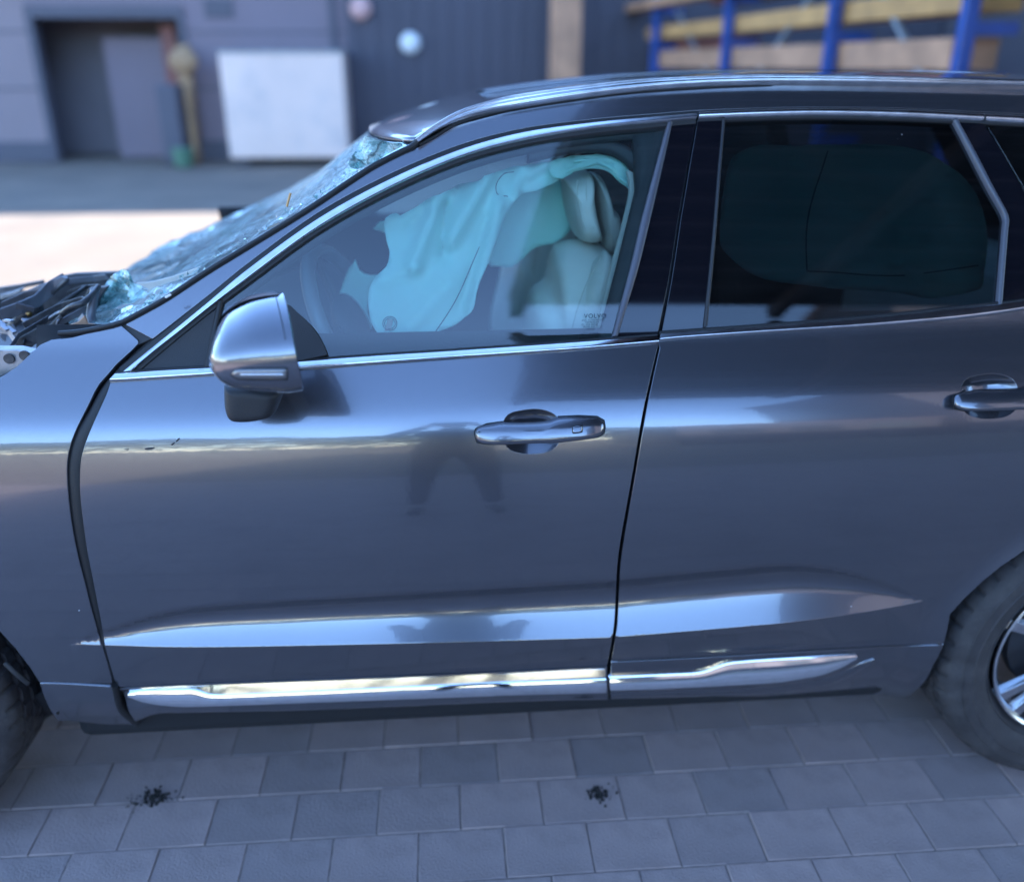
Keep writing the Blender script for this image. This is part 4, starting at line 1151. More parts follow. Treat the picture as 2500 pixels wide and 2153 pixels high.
# loose crumpled corner of glass hanging over the scuttle
def crump(x, z): return .42+.05*noise.noise(Vector((x*14, z*14, 1)))+.02*noise.noise(Vector((x*40, z*40, 2)))
sheet('glass_fold', [(262,690),(290,664),(312,660),(324,684),(330,712),(318,745),(300,775),(272,782),(250,775),(241,752),(243,726)], crump, M['shatter'], car, res=.007, thick=.004, smooth=False)
def crump2(x, z): return .34+.03*noise.noise(Vector((x*20, z*20, 4)))
sheet('glass_fold', [(318,690),(345,697),(352,712),(344,735),(322,745),(312,720)], crump2, M['shatter'], car, res=.007, thick=.003, smooth=False)
def crump3(x, z): return .30+.03*noise.noise(Vector((x*20, z*20, 8)))
sheet('glass_fold', [(893,332),(940,345),(985,352),(955,372),(905,400),(868,412),(850,400),(872,365)], crump3, M['shatter'], car, res=.007, thick=.003, smooth=False)
# shards and splinters caught in the glass edge
bm = bmesh.new()
edge_pts = sp([(980,356),(905,404),(830,452),(754,500),(680,548),(600,598),(507,655),(430,700),(380,735),(330,770)], 90)
for (u, v) in edge_pts:
    for k in range(2):
        p = atS(u+random.uniform(-16, 4), v+random.uniform(-16, -1), -random.uniform(.0, .02))
        s = random.uniform(.002, .007)
        q = [p+Vector((random.uniform(-s, s), random.uniform(-s, s), random.uniform(-s, s))) for _ in range(3)]
        try: bm.faces.new([bm.verts.new(w) for w in q])
        except ValueError: pass
o = bm_obj('glass_crumbs', bm, M['shatter'], car); o['kind'] = 'stuff'
beam('wood_splinter', atS(700, 505, .006), atS(709, 472, .012), .004, .003, M['wood'], car)
# seals along the windscreen
wsl = sp([(1022,346),(1020,356),(1000,363),(905,412),(754,512),(600,607),(507,664),(405,731),(338,768),(294,790),(240,803),(190,812),(145,815)], 70)
band('windscreen_seal', normal_shift(wsl, 7), normal_shift(wsl, -6), M['rubber'], car, off=.004, bulge=.005, thick=.014, prof=rnd)
plate('pillar_inner_trim', [(330,692),(372,688),(420,676),(490,651),(452,680),(420,702),(382,722),(358,704)], .30, .01, M['trim_light'], car)
panel('scuttle_corner', [(294,792),(330,776),(372,800),(398,806),(372,823),(338,838)], M['plastic'], car, off=-.004, thick=.012)
plate('seal_clip', [(400,725),(416,717),(419,722),(404,730)], .10, .004, M['paper'], car)

# --- side mirror ---------------------------------------------------------------
MIR = [(658,718),(681,715.5),(688,721),(703,754),(714.5,796.6),(728,859),(734,890),(737,920),(736,936),(710,941),(703,945.5),(674,943),(620,940),(575,936),(553,925),(535,906),(521,884),(517,850),(517.5,823),(523,792),(537,765),(566,745),(596,730),(629,721)]
my = -.13
MT = [(517,852),(516.6,838),(517.5,823),(523,792),(537,765),(566,745),(596,730),(629,721),(658,716.5),(681,715)]
MBt = [(517,852),(517.5,866),(521,884),(535,906),(553,922),(575,932),(620,938),(674,942),(703,944),(737,938)]
def mirror_mesh():
    NS, NP = 44, 56
    sc_ = lambda u, v: (632+(u-632)*.93, 838+(v-838)*.96)
    T = spline([atY(*sc_(u, v), my) for u, v in MT], 200); B = spline([atY(*sc_(u, v), my) for u, v in MBt], 200)
    vs_ = []; fs = []
    def section(s, inset=0.0, push=0.0):
        e = 1-(1-s)**2.0
        k = int(round(199*(1-math.cos(s*PI/2)**1.0)*1.0)) if False else int(round(199*s))
        t, b = T[k], B[k]; m = (t+b)/2; h = (t-b)/2
        d = (.105*min(1.0, (1-(1-min(1, s*1.12))**2.4)**.5)+.001)
        L_ = h.length; hh = h.normalized()
        out = []
        for i in range(NP):
            a = 2*PI*i/NP; c, s_ = math.cos(a), math.sin(a)
            ex = 2/2.7
            cc_ = math.copysign(abs(c)**ex, c); ss_ = math.copysign(abs(s_)**ex, s_)
            yy = -ss_*(d-inset) if ss_ > 0 else -ss_*(d*.85-inset)
            # upper half of the end face leans inward
            lean = .35*max(0, cc_)**1.5*d if ss_ > 0 else 0
            p = m+hh*cc_*(L_-inset)+Vector((push-yy*.27*s, yy+lean, 0))
            out.append(p)
        return out
    ss = [((i/NS)**1.6) for i in range(1, NS+1)]
    vs_.append(T[0])
    for s in ss: vs_ += section(s)
    n = NP
    for i in range(n): fs.append((0, 1+i, 1+(i+1) % n))
    for r in range(NS-1):
        for i in range(n):
            a = 1+r*n+i; b = 1+r*n+(i+1) % n; fs.append((a, b, b+n, a+n))
    st = len(vs_); vs_ += section(1, .003, .0015); prev = 1+(NS-1)*n
    for i in range(n): fs.append((prev+i, prev+(i+1) % n, st+(i+1) % n, st+i))
    st2 = len(vs_); vs_ += section(1, .008, -.010)
    for i in range(n): fs.append((st+i, st+(i+1) % n, st2+(i+1) % n, st2+i))
    fs.append(tuple(range(st2, st2+n)))
    bm = bmesh.new(); bv = [bm.verts.new(v) for v in vs_]
    for f in fs: bm.faces.new([bv[i] for i in f])
    bmesh.ops.recalc_face_normals(bm, faces=bm.faces)
    me = bpy.data.meshes.new('side_mirror'); bm.to_mesh(me); bm.free()
    o = ob('side_mirror', me, M['paint'], car, True); me.set_sharp_from_angle(angle=R_(45))
    g_ = section(1, .009, -.008)
    mk('mirror_glass', [p+Vector((.001, 0, 0)) for p in g_], [tuple(range(n))], M['chrome'], o)
    return o
mirror = mirror_mesh()
mirror['label'] = 'smooth grey door mirror housing'
MB = [(553,926),(553,955),(555,983),(562,1005),(575,1015),(607,1017),(645,1012),(672,1003),(682,985),(690,962),(692,940),(640,930),(590,926)]
pillow('mirror_base', MB, -.055, .050, M['plastic'], mirror, back=.10, n=80, sharp=False, prof=lambda s: (max(0, 1-s**7))**(1/2.2))
panel('mirror_reflection_plate', [(700,745),(709,751),(722,764),(738,778),(753,792),(769,811),(782,832),(791,850),(798,869),(735,883),(700,884)], M['plastic'], front_door, off=.006, thick=.014)  # dark plate standing in for the mirror's dark reflection on the window
from mathutils.bvhtree import BVHTree
_bvh = BVHTree.FromPolygons([v.co.copy() for v in mirror.data.vertices], [tuple(p.vertices) for p in mirror.data.polygons])
def bvh_of(o): return BVHTree.FromPolygons([v.co.copy() for v in o.data.vertices], [tuple(p.vertices) for p in o.data.polygons])
def on_bvh(b, u, v, off):
    d = ray(u, v).normalized(); loc, nn, fi, ds = b.ray_cast(CC, d)
    return None if loc is None else loc-d*off
def on_mirror(u, v, off):
    d = ray(u, v).normalized(); loc, nn, fi, ds = _bvh.ray_cast(CC, d)
    if loc is None: return atY(u, v, -.2)
    return loc-d*off
def patch(name, T, B, off, bulge, m, par, n=40, across=8):
    T = spline(T, n); B = spline(B, n); vs_ = []; fs = []; W = across+1
    for i in range(n):
        for k in range(W):
            t = k/across; u = T[i][0]*(1-t)+B[i][0]*t; v = T[i][1]*(1-t)+B[i][1]*t
            e = math.sin(PI*t)**.5*min(1, math.sin(PI*i/(n-1))*6)
            vs_.append(on_mirror(u, v, off+bulge*e))
    for i in range(n-1):
        for k in range(across): a = i*W+k; fs.append((a, a+1, a+W+1, a+W))
    o = mk(name, vs_, fs, m, par, True)
    md = o.modifiers.new('thickness', 'SOLIDIFY'); md.thickness = .004; md.offset = 0
    return o
patch('lens_gasket', [(564,914),(576,903),(590,901),(640,899),(702,899)], [(566,916),(580,924),(592,926),(640,927),(703,926)], .0005, .0005, M['rubber'], mirror)
patch('indicator_lens', [(568,914),(578,905),(592,903),(640,902),(700,902)], [(570,915),(580,921),(592,923),(640,924),(700,923)], .003, .003, M['lens'], mirror)
hb = bvh_of(handle)
for nm, q, o_, mm in (('button_gap', 1.8, .0006, M['rubber']), ('key_button', 0, .0016, M['paint'])):
    vs_ = []; fs = []
    for i_ in range(7):
        for k_ in range(7):
            a_, b_ = i_/6*2-1, k_/6*2-1
            u_ = 1410+(11.5+q)*a_*(1-.12*b_*b_*abs(a_)); v_2 = 1048+(8.5+q)*b_*(1-.12*a_*a_*abs(b_))-1.5*a_
            vs_.append(on_bvh(hb, u_, v_2, o_))
    if None not in vs_:
        for i_ in range(6):
            for k_ in range(6): a = i_*7+k_; fs.append((a, a+1, a+8, a+7))
        o = mk(nm, vs_, fs, mm, handle, True); md = o.modifiers.new('thickness', 'SOLIDIFY'); md.thickness = .0012; md.offset = 0
tube('indicator_rod', [on_mirror(u, 914, .0075) for u in (588, 610, 640, 670, 694)], .0016, M['chrome'], mirror)
sm = [(681,716),(686,735),(692,760),(699,790),(706,826)]
_hs = []
for (u, v) in sm:
    d = ray(u-9, v+3).normalized(); loc, nn, fi, ds = _bvh.ray_cast(CC, d)
    if loc: _hs.append(loc)
if len(_hs) > 2: tube('housing_seam', _hs, .0009, M['rubber'], mirror)

# --- wheels --------------------------------------------------------------------
def tyre_mesh():
    half = [(.236,.092),(.243,.080),(.255,.064),(.2565,.060),(.259,.062),(.275,.050),(.300,.043),(.3015,.0405),(.304,.043),(.325,.044),(.3265,.0415),(.3285,.0445),(.343,.050),(.354,.060),(.361,.070),(.3645,.080)]
    tread = [(.3655,.086),(.3658,.104),(.3585,.106),(.3585,.113),(.3662,.115),(.3668,.140),(.3590,.142),(.3590,.150),(.3670,.152),(.3672,.1625)]
    prof = half+tread
    W_ = .1625*2
    full = prof+[(r, W_-y) for r, y in reversed(prof[:-1])]
    N = 240; vs_ = []; fs = []
    for i in range(N):
        a = 2*PI*i/N; blk = (i % 5) in (0,)
        blk2 = ((i+2) % 5) == 0
        for j, (r, y) in enumerate(full):
            rr = r; jj = min(j, len(full)-1-j)
            if jj in (14, 15, 16, 17) and blk: rr -= .008
            if jj in (20, 21) and blk2: rr -= .006
            if jj in (24, 25) and blk: rr -= .005
            vs_.append((rr*math.cos(a), y, rr*math.sin(a)))
    K = len(full)
    for i in range(N):
        for j in range(K-1):
            a = i*K+j; b = ((i+1) % N)*K+j; fs.append((a, b, b+1, a+1))
    me = bpy.data.meshes.new('tyre'); me.from_pydata(vs_, [], fs); me.update(); me.materials.append(M['tyre'])
    bm = bmesh.new(); bm.from_mesh(me); bmesh.ops.recalc_face_normals(bm, faces=bm.faces); bm.to_mesh(me); bm.free()
    me.polygons.foreach_set('use_smooth', [True]*len(me.polygons)); me.set_sharp_from_angle(angle=R_(32))
    return me
def rim_mesh():
    bm = bmesh.new()
    prof = [(.232,.100),(.234,.080),(.2385,.072),(.2385,.067),(.2340,.065),(.229,.069),(.225,.077),(.232,.095),(.228,.14),(.222,.24)]
    N = 96; rings = []
    for i in range(N):
        a = 2*PI*i/N; rings.append([bm.verts.new((r*math.cos(a), y, r*math.sin(a))) for r, y in prof])
    for i in range(N):
        for j in range(len(prof)-1): bm.faces.new((rings[i][j], rings[(i+1) % N][j], rings[(i+1) % N][j+1], rings[i][j+1]))
    bmesh.ops.recalc_face_normals(bm, faces=bm.faces)
    me = bpy.data.meshes.new('rim'); bm.to_mesh(me); bm.free(); me.materials.append(M['rim'])
    me.polygons.foreach_set('use_smooth', [True]*len(me.polygons)); me.set_sharp_from_angle(angle=R_(30))
    return me
tm, rm = tyre_mesh(), rim_mesh()
def wheel(cx_, rot, y0=0.0):
    w = empty('wheel', (cx_, y0, .37)); w.parent = car
    t = ob('tyre', tm, None, w); r = ob('rim', rm, None, w)
    for k in range(5):
        for dd in (-9, 9):
            a = R_(rot+k*72+dd); b = R_(rot+k*72+dd*.5)
            p0 = Vector((.055*math.cos(b), .072, .055*math.sin(b))); p1 = Vector((.238*math.cos(a), .078, .238*math.sin(a)))
            bm = bmesh.new(); d = (p1-p0); u = d.normalized(); s = u.cross(Vector((0, 1, 0)))
            prof = [(-.017,.018),(-.010,0),(.010,0),(.017,.018)]
            ra = [bm.verts.new(p0+s*x*.8+Vector((0, y, 0))) for x, y in prof]; rb_ = [bm.verts.new(p1+s*x*1.3+Vector((0, y, 0))) for x, y in prof]
            for j in range(4): bm.faces.new((ra[j], ra[(j+1) % 4], rb_[(j+1) % 4], rb_[j]))
            bm.faces.new(ra); bm.faces.new(rb_)
            s_ = bm_obj('spoke', bm, M['rim'], w, bevel=.002)
    bm = bmesh.new(); bmesh.ops.create_cone(bm, segments=40, radius1=.062, radius2=.055, depth=.05, cap_ends=True)
    bmesh.ops.rotate(bm, cent=(0, 0, 0), matrix=Matrix.Rotation(PI/2, 3, 'X'), verts=bm.verts); bmesh.ops.translate(bm, vec=(0, .085, 0), verts=bm.verts)
    bm_obj('hub', bm, M['rim'], w, bevel=.004)
    bm = bmesh.new(); bmesh.ops.create_cone(bm, segments=60, radius1=.165, radius2=.165, depth=.03, cap_ends=True)
    bmesh.ops.rotate(bm, cent=(0, 0, 0), matrix=Matrix.Rotation(PI/2, 3, 'X'), verts=bm.verts); bmesh.ops.translate(bm, vec=(0, .15, 0), verts=bm.verts)
    bm_obj('brake_disc', bm, M['rimdark'], w, smooth=False)
    return w
w_r = wheel(1.527, 78, -.008); w_r.location.z = .378; w_r.scale = (1.022, 1, 1.022)
w_f = wheel(-1.348, 30, .01); w_f.rotation_euler = (0, 0, R_(-3))
# wheel arch liners
def liner(cx_):
    vs_ = []; fs = []
    N = 20
    for i in range(N+1):
        a = R_(-5+184*i/N)
        for y in (.085, .34): vs_.append((cx_+.452*math.cos(a), y, .37+.452*math.sin(a)))
    for i in range(N): a = i*2; fs.append((a, a+1, a+3, a+2))
    o = mk('wheel_arch_liner', vs_, fs, M['matte'], car, True)
    md = o.modifiers.new('thickness', 'SOLIDIFY'); md.thickness = .006
    box('wheel_well_wall', (cx_-.44, .34, .26), (cx_+.44, .36, .95), M['matte'], car)
liner(1.517); liner(-1.348)
tube('arch_lip', [(-.965, .055, .50), (-.945, .052, .47), (-.93, .058, .44)], .006, M['plastic'], car)
panel('mud_flap', [(150,1700),(156,1762),(118,1789),(100,1772),(108,1720)], M['plastic'], car, off=-.06, thick=.006)

# --- nose: bare structure where the bonnet and wing edge are gone ------------------
nose = [
 ('inner_wing_plate', [(0,739),(60,712),(149,675),(165,680),(150,700),(84,749),(40,768),(0,790)], .50, .012, 'bay_grey', [0,0,0,0,0,.03,.03,.02]),
 ('bulkhead_cover', [(149,675),(182,669),(290,665),(268,690),(247,705),(235,730),(160,768),(90,800),(84,752)], .62, .02, 'bay', None),
 ('scuttle_tray', [(247,702),(262,700),(240,735),(232,760),(160,775),(140,790),(112,800),(120,775),(205,728),(215,705)], .40, .02, 'bay', None),
 ('bracket_arm', [(0,856),(20,847),(44,813),(118,770),(112,786),(44,826),(26,854),(0,866)], .26, .010, 'bay_grey', [0,0,.02,.08,.08,.02,0,0]),
 ('strut_brace', [(110,800),(118,796),(160,752),(204,738),(222,724),(224,732),(205,748),(165,764),(122,806)], .30, .010, 'bay', None),
 ('inner_wing_plate', [(44,826),(112,790),(140,782),(128,826),(90,838),(66,856),(30,856)], .34, .012, 'bay', None),
 ('side_baffle', [(138,780),(144,783),(130,822),(176,800),(210,800),(232,790),(236,806),(176,824),(125,829)], .22, .008, 'bay_grey', None),
 ('lamp_bracket', [(-120,850),(0,854),(40,854),(78,862),(66,884),(30,906),(0,921),(-120,960)], .14, .03, 'bay_metal', [0,0,0,.0,.0,0,0,0]),
 ('grille_fragment', [(-80,700),(0,704),(60,694),(108,686),(100,694),(58,704),(20,720),(0,728),(-80,740)], .85, .012, 'bay_grey', None),
 ('radiator_support', [(0,720),(30,712),(60,700),(50,716),(20,728),(26,734),(8,742),(0,740)], .72, .006, 'bay_metal', None),
]
for nm, px, y0, th, mm, dy in nose: plate(nm, px, y0, th, M[mm], car, dy=dy)
bl = box('engine_block', (-2.0, .42, .30), (-.78, 1.50, .86), M['bay'], car, .03)
box('bumper_beam', (-2.15, .30, .42), (-2.03, 1.60, .56), M['bay_metal'], car, .02)
box('inner_wing', (-1.95, .26, .60), (-.80, .34, .92), M['bay'], car, .01)
box('bulkhead', (-.80, .15, .30), (-.74, 1.75, 1.02), M['matte'], car, .01)
tube('wiper_arm', [atY(22, 800, .55), atY(78, 752, .52), atY(120, 722, .50), atY(166, 682, .48)], .008, M['bay'], car, taper=lambda t: 1.2-.7*t)
bm = bmesh.new(); bmesh.ops.create_cone(bm, segments=24, radius1=.022, radius2=.018, depth=.035, cap_ends=True)
o = bm_obj('wiper_pivot', bm, M['bay'], car, bevel=.003); o.location = atY(80, 748, .48); o.rotation_euler = (R_(60), 0, R_(20))
tube('pivot_bolt', [atY(68, 760, .45), atY(72, 768, .43)], .006, M['brass'], car)
tube('rubber_hose', [atY(232, 706, .33), atY(226, 740, .32), atY(222, 772, .31), atY(226, 796, .30)], .010, M['bay_grey'], car)
tube('cable', [atY(150, 765, .30), atY(175, 748, .28), atY(200, 740, .28), atY(222, 722, .30), atY(240, 700, .34)], .006, M['bay'], car)
tube('cable', [atY(60, 790, .40), atY(64, 815, .36), atY(58, 840, .33)], .003, M['rubber'], car)
tube('cable', [atY(110, 770, .42), atY(150, 740, .42), atY(190, 715, .44), atY(210, 700, .48)], .005, M['rubber'], car)
tube('cable', [atY(100, 790, .36), atY(140, 765, .36), atY(185, 752, .34), atY(215, 742, .32)], .004, M['bay_metal'], car)
for k, (u, v) in enumerate([(8, 800), (20, 790), (26, 806), (12, 818), (2, 790)]):
    a = atY(u-9, v-8, .29+.02*k); b = atY(u+10, v+6*(-1)**k, .28+.02*k)
    beam('clip_fragment', a, b, .010, .004, M['bay_metal'], car)
for (u, v) in ((22, 876), (60, 868)):
    bm = bmesh.new(); bmesh.ops.create_cone(bm, segments=18, radius1=.010, radius2=.010, depth=.004, cap_ends=True)
    bmesh.ops.rotate(bm, cent=(0, 0, 0), matrix=Matrix.Rotation(PI/2, 3, 'X'), verts=bm.verts)
    o = bm_obj('bracket_hole', bm, M['bay'], car); o.location = atY(u, v, .137)
plate('wiring_tray', [(150,800),(190,786),(206,770),(214,790),(232,792),(190,806),(160,812)], .20, .006, M['wood_pale'], car)
def strap_px(name, pts, w, th, m):
    P = [atY(u, v, y) for u, v, y in pts]
    bm = bmesh.new(); rings = []
    for i, p in enumerate(P):
        t = (P[min(i+1, len(P)-1)]-P[max(i-1, 0)]).normalized(); sd = t.cross(Vector((0, 1, .3))).normalized(); n_ = sd.cross(t)
        rings.append([bm.verts.new(p+sd*a*w+n_*b*th) for a, b in ((-.5, -.5), (.5, -.5), (.5, .5), (-.5, .5))])
    for i in range(len(P)-1):
        for k in range(4): bm.faces.new((rings[i][k], rings[i][(k+1) % 4], rings[i+1][(k+1) % 4], rings[i+1][k]))
    bm.faces.new(rings[0]); bm.faces.new(rings[-1])
    return bm_obj(name, bm, m, car, bevel=.0015)
strap_px('torn_bracket', [(0,770,.40),(50,752,.42),(90,735,.46),(128,700,.5),(162,680,.52)], .030, .004, M['bay_grey'])
strap_px('torn_bracket', [(60,800,.33),(100,778,.35),(150,752,.38),(206,735,.38),(222,742,.36)], .024, .004, M['bay'])
strap_px('torn_bracket', [(100,812,.30),(140,792,.31),(190,765,.33),(215,752,.34)], .014, .003, M['bay_grey'])
strap_px('torn_bracket', [(0,706,.80),(55,698,.8),(108,688,.8)], .012, .004, M['bay_metal'])
strap_px('torn_bracket', [(170,720,.50),(205,706,.5),(250,702,.46)], .020, .004, M['bay'])
strap_px('torn_bracket', [(140,690,.60),(190,684,.6),(232,680,.6),(262,676,.56)], .016, .003, M['bay_grey'])
strap_px('torn_bracket', [(0,800,.34),(22,812,.33),(40,836,.31)], .016, .003, M['bay_metal'])
strap_px('torn_bracket', [(0,740,.60),(40,728,.6),(66,716,.62)], .018, .004, M['rubber'])
strap_px('torn_bracket', [(196,772,.28),(202,786,.27),(200,800,.26)], .022, .004, M['bay_grey'])
for i in range(16):
    u = random.uniform(-10, 230); v = random.uniform(735, 825)-max(0, u-60)*.12
    a = atY(u, v, random.uniform(.34, .55)); d = [Vector((random.uniform(-.03, .03), random.uniform(-.02, .02), random.uniform(-.018, .018))) for _ in range(3)]
    bm = bmesh.new(); f = bm.faces.new([bm.verts.new(a), bm.verts.new(a+d[0]), bm.verts.new(a+d[0]+d[1]), bm.verts.new(a+d[1]+d[2]*.3)])
    o = bm_obj('broken_trim', bm, M[random.choice(['bay', 'bay_metal', 'bay_grey', 'bay'])], car); md = o.modifiers.new('thickness', 'SOLIDIFY'); md.thickness = .003

# ================================================================== CABIN
# dashboard, steering wheel
dash = pillow('dashboard', [(430,900),(440,800),(540,735),(700,700),(800,690),(860,720),(850,900)], .62, .30, M['interior'], car, back=.95, n=60)
dash.location = (0, .0, -.06)
sw = empty('steering_wheel', atY(858, 790, .47)); sw.parent = car
vs_ = []; fs = []; N1, N2 = 64, 14
for i in range(N1):
    a = 2*PI*i/N1
    for j in range(N2):
        b = 2*PI*j/N2; rr = .183+.0155*math.cos(b); vs_.append((rr*math.cos(a), rr*math.sin(a), .0175*math.sin(b)))
for i in range(N1):
    for j in range(N2): fs.append((i*N2+j, ((i+1) % N1)*N2+j, ((i+1) % N1)*N2+(j+1) % N2, i*N2+(j+1) % N2))
mk('rim', vs_, fs, mat('wheel_leather', (.16,.16,.17), rough=.3), sw, True)
for a in (0, 180, 270):
    c_, s_ = math.cos(R_(a)), math.sin(R_(a)); 
    o = beam('spoke', (c_*.05, s_*.05, -.012), (c_*.175, s_*.175, 0), .035, .014, M['interior'], sw, bevel=.004)
bm = bmesh.new(); bmesh.ops.create_uvsphere(bm, u_segments=28, v_segments=14, radius=.075); bmesh.ops.scale(bm, vec=(1, 1, .45), verts=bm.verts)
bm_obj('hub', bm, M['interior'], sw, smooth=True)
sw.rotation_euler = (R_(0), R_(66), R_(-9))
# driver airbag hanging off the hub
def wob(seed, y0, a1=.03, f1=7, a2=.012, f2=19, slope=0.0, sx=0.0):
    def f(x, z): return y0+a1*noise.noise(Vector((x*f1, z*f1*.55, seed)))+a2*noise.noise(Vector((x*f2, z*f2*.4, seed+5)))+slope*(z-1.2)+sx*x
    return f
sheet('driver_airbag', [(868,634),(880,662),(905,672),(930,672),(905,705),(898,760),(908,800),(880,840),(840,835),(822,760),(838,690),(850,660)], wob(3, .50), M['airbag'], car, res=.012)
# front curtain airbag
def glassY(x, z): return ybase(z)+0.016*(x-.15)**2
folds = [ # fold ridge lines in pixels: (u0,v0,u1,v1,width_px,height_m)
 (1200,448,1096,590,24,-.030),(1078,492,1010,640,20,-.026),(1086,530,1082,625,15,.030),(1228,520,1152,745,18,-.022),
 (1200,560,1125,740,16,.014),(1040,545,1000,560,18,.012),(930,700,1010,650,26,-.012),(1000,800,1090,690,30,-.014),(1150,455,1120,470,14,.016),
 (1300,415,1262,470,16,-.016),(1380,410,1300,435,14,-.016)]
foldw = []
for u0, v0, u1, v1, w, h in folds:
    a = atY(u0, v0, .2); b = atY(u1, v1, .28); foldw.append(((a.x, a.z), (b.x, b.z), w*.00075, h))
def foldf(x, z):
    y = 0
    for (ax, az), (bx, bz), w, h in foldw:
        dx, dz = bx-ax, bz-az; L2_ = dx*dx+dz*dz
        t = max(0, min(1, ((x-ax)*dx+(z-az)*dz)/L2_)); d = math.hypot(x-ax-dx*t, z-az-dz*t)
        y += 1.5*h*math.exp(-(d/w)**1.5)
    return y
def cur1(x, z): return glassY(x, z)+max(.035, .115+foldf(x, z)+.009*noise.noise(Vector((x*7, z*5, 2)))-.002*abs(noise.noise(Vector((x*22+z*7, z*9, 14))))*1.6+.002*noise.noise(Vector((x*30, z*20, 9))))
CUR = [(977,527),(965,521.6),(940,534),(938,550),(944,590),(951,614),(950,635),(944,652),(928,668),(914,683),(902,708),(900,749),(906,785),(916,806),(934,826),(950,829),(972,829),(985,834),(1010,834),(1030,822),(1062,812),(1095,801),(1121,787),(1145,768),(1158,748),(1164,715),(1175,680),(1191,645),(1215,580),(1236,523),(1255,495),(1271,475),(1300,468),(1326,460),(1350,448),(1371,436),(1400,421),(1385,392),(1378,388),(1340,396),(1309,402),(1260,408),(1220,418),(1187,428),(1173,443),(1135,450),(1104,461),(1080,472),(1052,485),(1015,506)]
curtain = sheet('curtain_airbag', CUR, cur1, M['airbag'], car, res=.0085, thick=.003)
curtain['label'] = 'burst curtain airbag hanging limp'
# seam along the curtain
def on_curtain(u, v):
    d = ray(u, v); t = (0.3-CC.y)/d.y
    for _ in range(14):
        p = CC+d*t; t = t*.4+.6*((cur1(p.x, p.z)-.006-CC.y)/d.y)
    return CC+d*t
tube('seam', [on_curtain(u, v) for u, v in [(1192,556),(1172,600),(1150,650),(1125,708),(1100,755),(1062,812)]], .0009, M['thread'], curtain, seg=5)
tube('seam', [on_curtain(u, v) for u, v in [(1240,480),(1215,475),(1212,450),(1230,425),(1255,420)]], .0008, M['thread'], curtain, seg=5)
for rr in (17, 13):
    tube('stitched_ring', [on_curtain(952+rr*math.cos(R_(a)), 790+rr*math.sin(R_(a))) for a in range(0, 361, 30)], .0008, M['thread'], curtain, seg=5, n=40)
# vent tether strap
st = [on_curtain(950, 780)+Vector((0, -.006, 0)), on_curtain(944, 805)+Vector((0, -.01, 0)), on_curtain(938, 828)+Vector((0, -.01, 0))]
plate('tether_strap', [(946,780),(960,781),(950,829),(934,829)], st[0].y-.004, .002, M['leather_dark'], curtain)
# gathered upper roll of the curtain along the roof edge to the pillar
def cur2(x, z): return glassY(x, z)+.085+.016*noise.noise(Vector((x*16, z*26, 12)))+.008*noise.noise(Vector((x*45, z*60, 3)))
ROLL = [(1371,438),(1400,421),(1432,414),(1465,414),(1490,424),(1510,444),(1530,458),(1543,470),(1551,456),(1548,436),(1538,420),(1524,404),(1505,392),(1482,383),(1460,379),(1441,378),(1410,381),(1378,388),(1340,397),(1345,430)]
sheet('curtain_airbag_roll', ROLL, cur2, M['airbag'], car, res=.006, thick=.004)
for pts in ([(1380,420),(1430,400),(1470,388)], [(1400,395),(1440,392),(1480,404),(1510,430)], [(1465,390),(1495,415),(1530,450)], [(1420,410),(1450,398),(1485,392),(1520,415)]):
    P = []
    for (u, v) in pts:
        p = atS(u, v, -.078); P.append(p)
    tube('airbag_pleat', P, .0045, M['airbag'], car, taper=lambda t: .35+math.sin(PI*t)*.9)
# inner far layer of cloth behind
sheet('curtain_airbag_lining', [(1240,470),(1300,460),(1371,440),(1395,470),(1402,520),(1392,560),(1357,592),(1308,604),(1280,628),(1250,652),(1220,650),(1190,644),(1200,560)], wob(21, .52, .03, 6, .01, 16), M['airbag'], car, res=.012)
sheet('curtain_airbag_lining', [(910,560),(930,540),(960,546),(958,566),(940,568)], wob(31, .45), M['airbag'], car, res=.008)
# pale belt guide strip at the pillar
stl = [(1530,418),(1536,450),(1535,480),(1521,540),(1506,600),(1490,660),(1474,730),(1459,790),(1444,832)]
str_ = [(1552,430),(1557,455),(1555,482),(1542,545),(1526,603),(1510,664),(1493,733),(1478,794),(1464,832)]
band('pillar_edge_strip', stl, str_, M['trim_light'], car, fnA=lambda u, v: atS(u, v, -.058), fnB=lambda u, v: atS(u, v, -.066), off=.002, bulge=.003, thick=.006, n=50)
# dark moulded seals inside the door frame
arc_o = [(1290,366),(1380,348),(1448,343),(1500,345),(1540,362),(1566,392),(1577,430),(1576,480),(1562,560),(1542,660),(1518,760),(1503,815)]
arc_i = [(1290,400),(1380,380),(1448,374),(1490,378),(1522,398),(1546,424),(1556,456),(1557,490),(1546,560),(1524,650),(1498,760),(1482,815)]
band('door_aperture_seal', arc_o, arc_i, M['interior'], car, fnA=lambda u, v: atS(u, v, -.045), fnB=lambda u, v: atS(u, v, -.06), off=0, bulge=.01, thick=.02, n=60)
fro = sp([(540,742),(600,697),(774,570),(948,472),(1121,397),(1274,354),(1448,325),(1618,310)], 50)
band('inner_frame', normal_shift(fro, -8), normal_shift(fro, 26), M['interior'], car, fnA=lambda u, v: atS(u, v, -.02), fnB=lambda u, v: atS(u, v, -.035), off=0, bulge=.004, thick=.02)
fr2 = [(1622,310),(1570,520),(1538,650),(1492,826)]
band('inner_frame', shift(fr2, 4, 0), shift(fr2, -34, 0), M['interior'], car, fnA=lambda u, v: atS(u, v, -.02), fnB=lambda u, v: atS(u, v, -.035), off=0, bulge=.004, thick=.02)

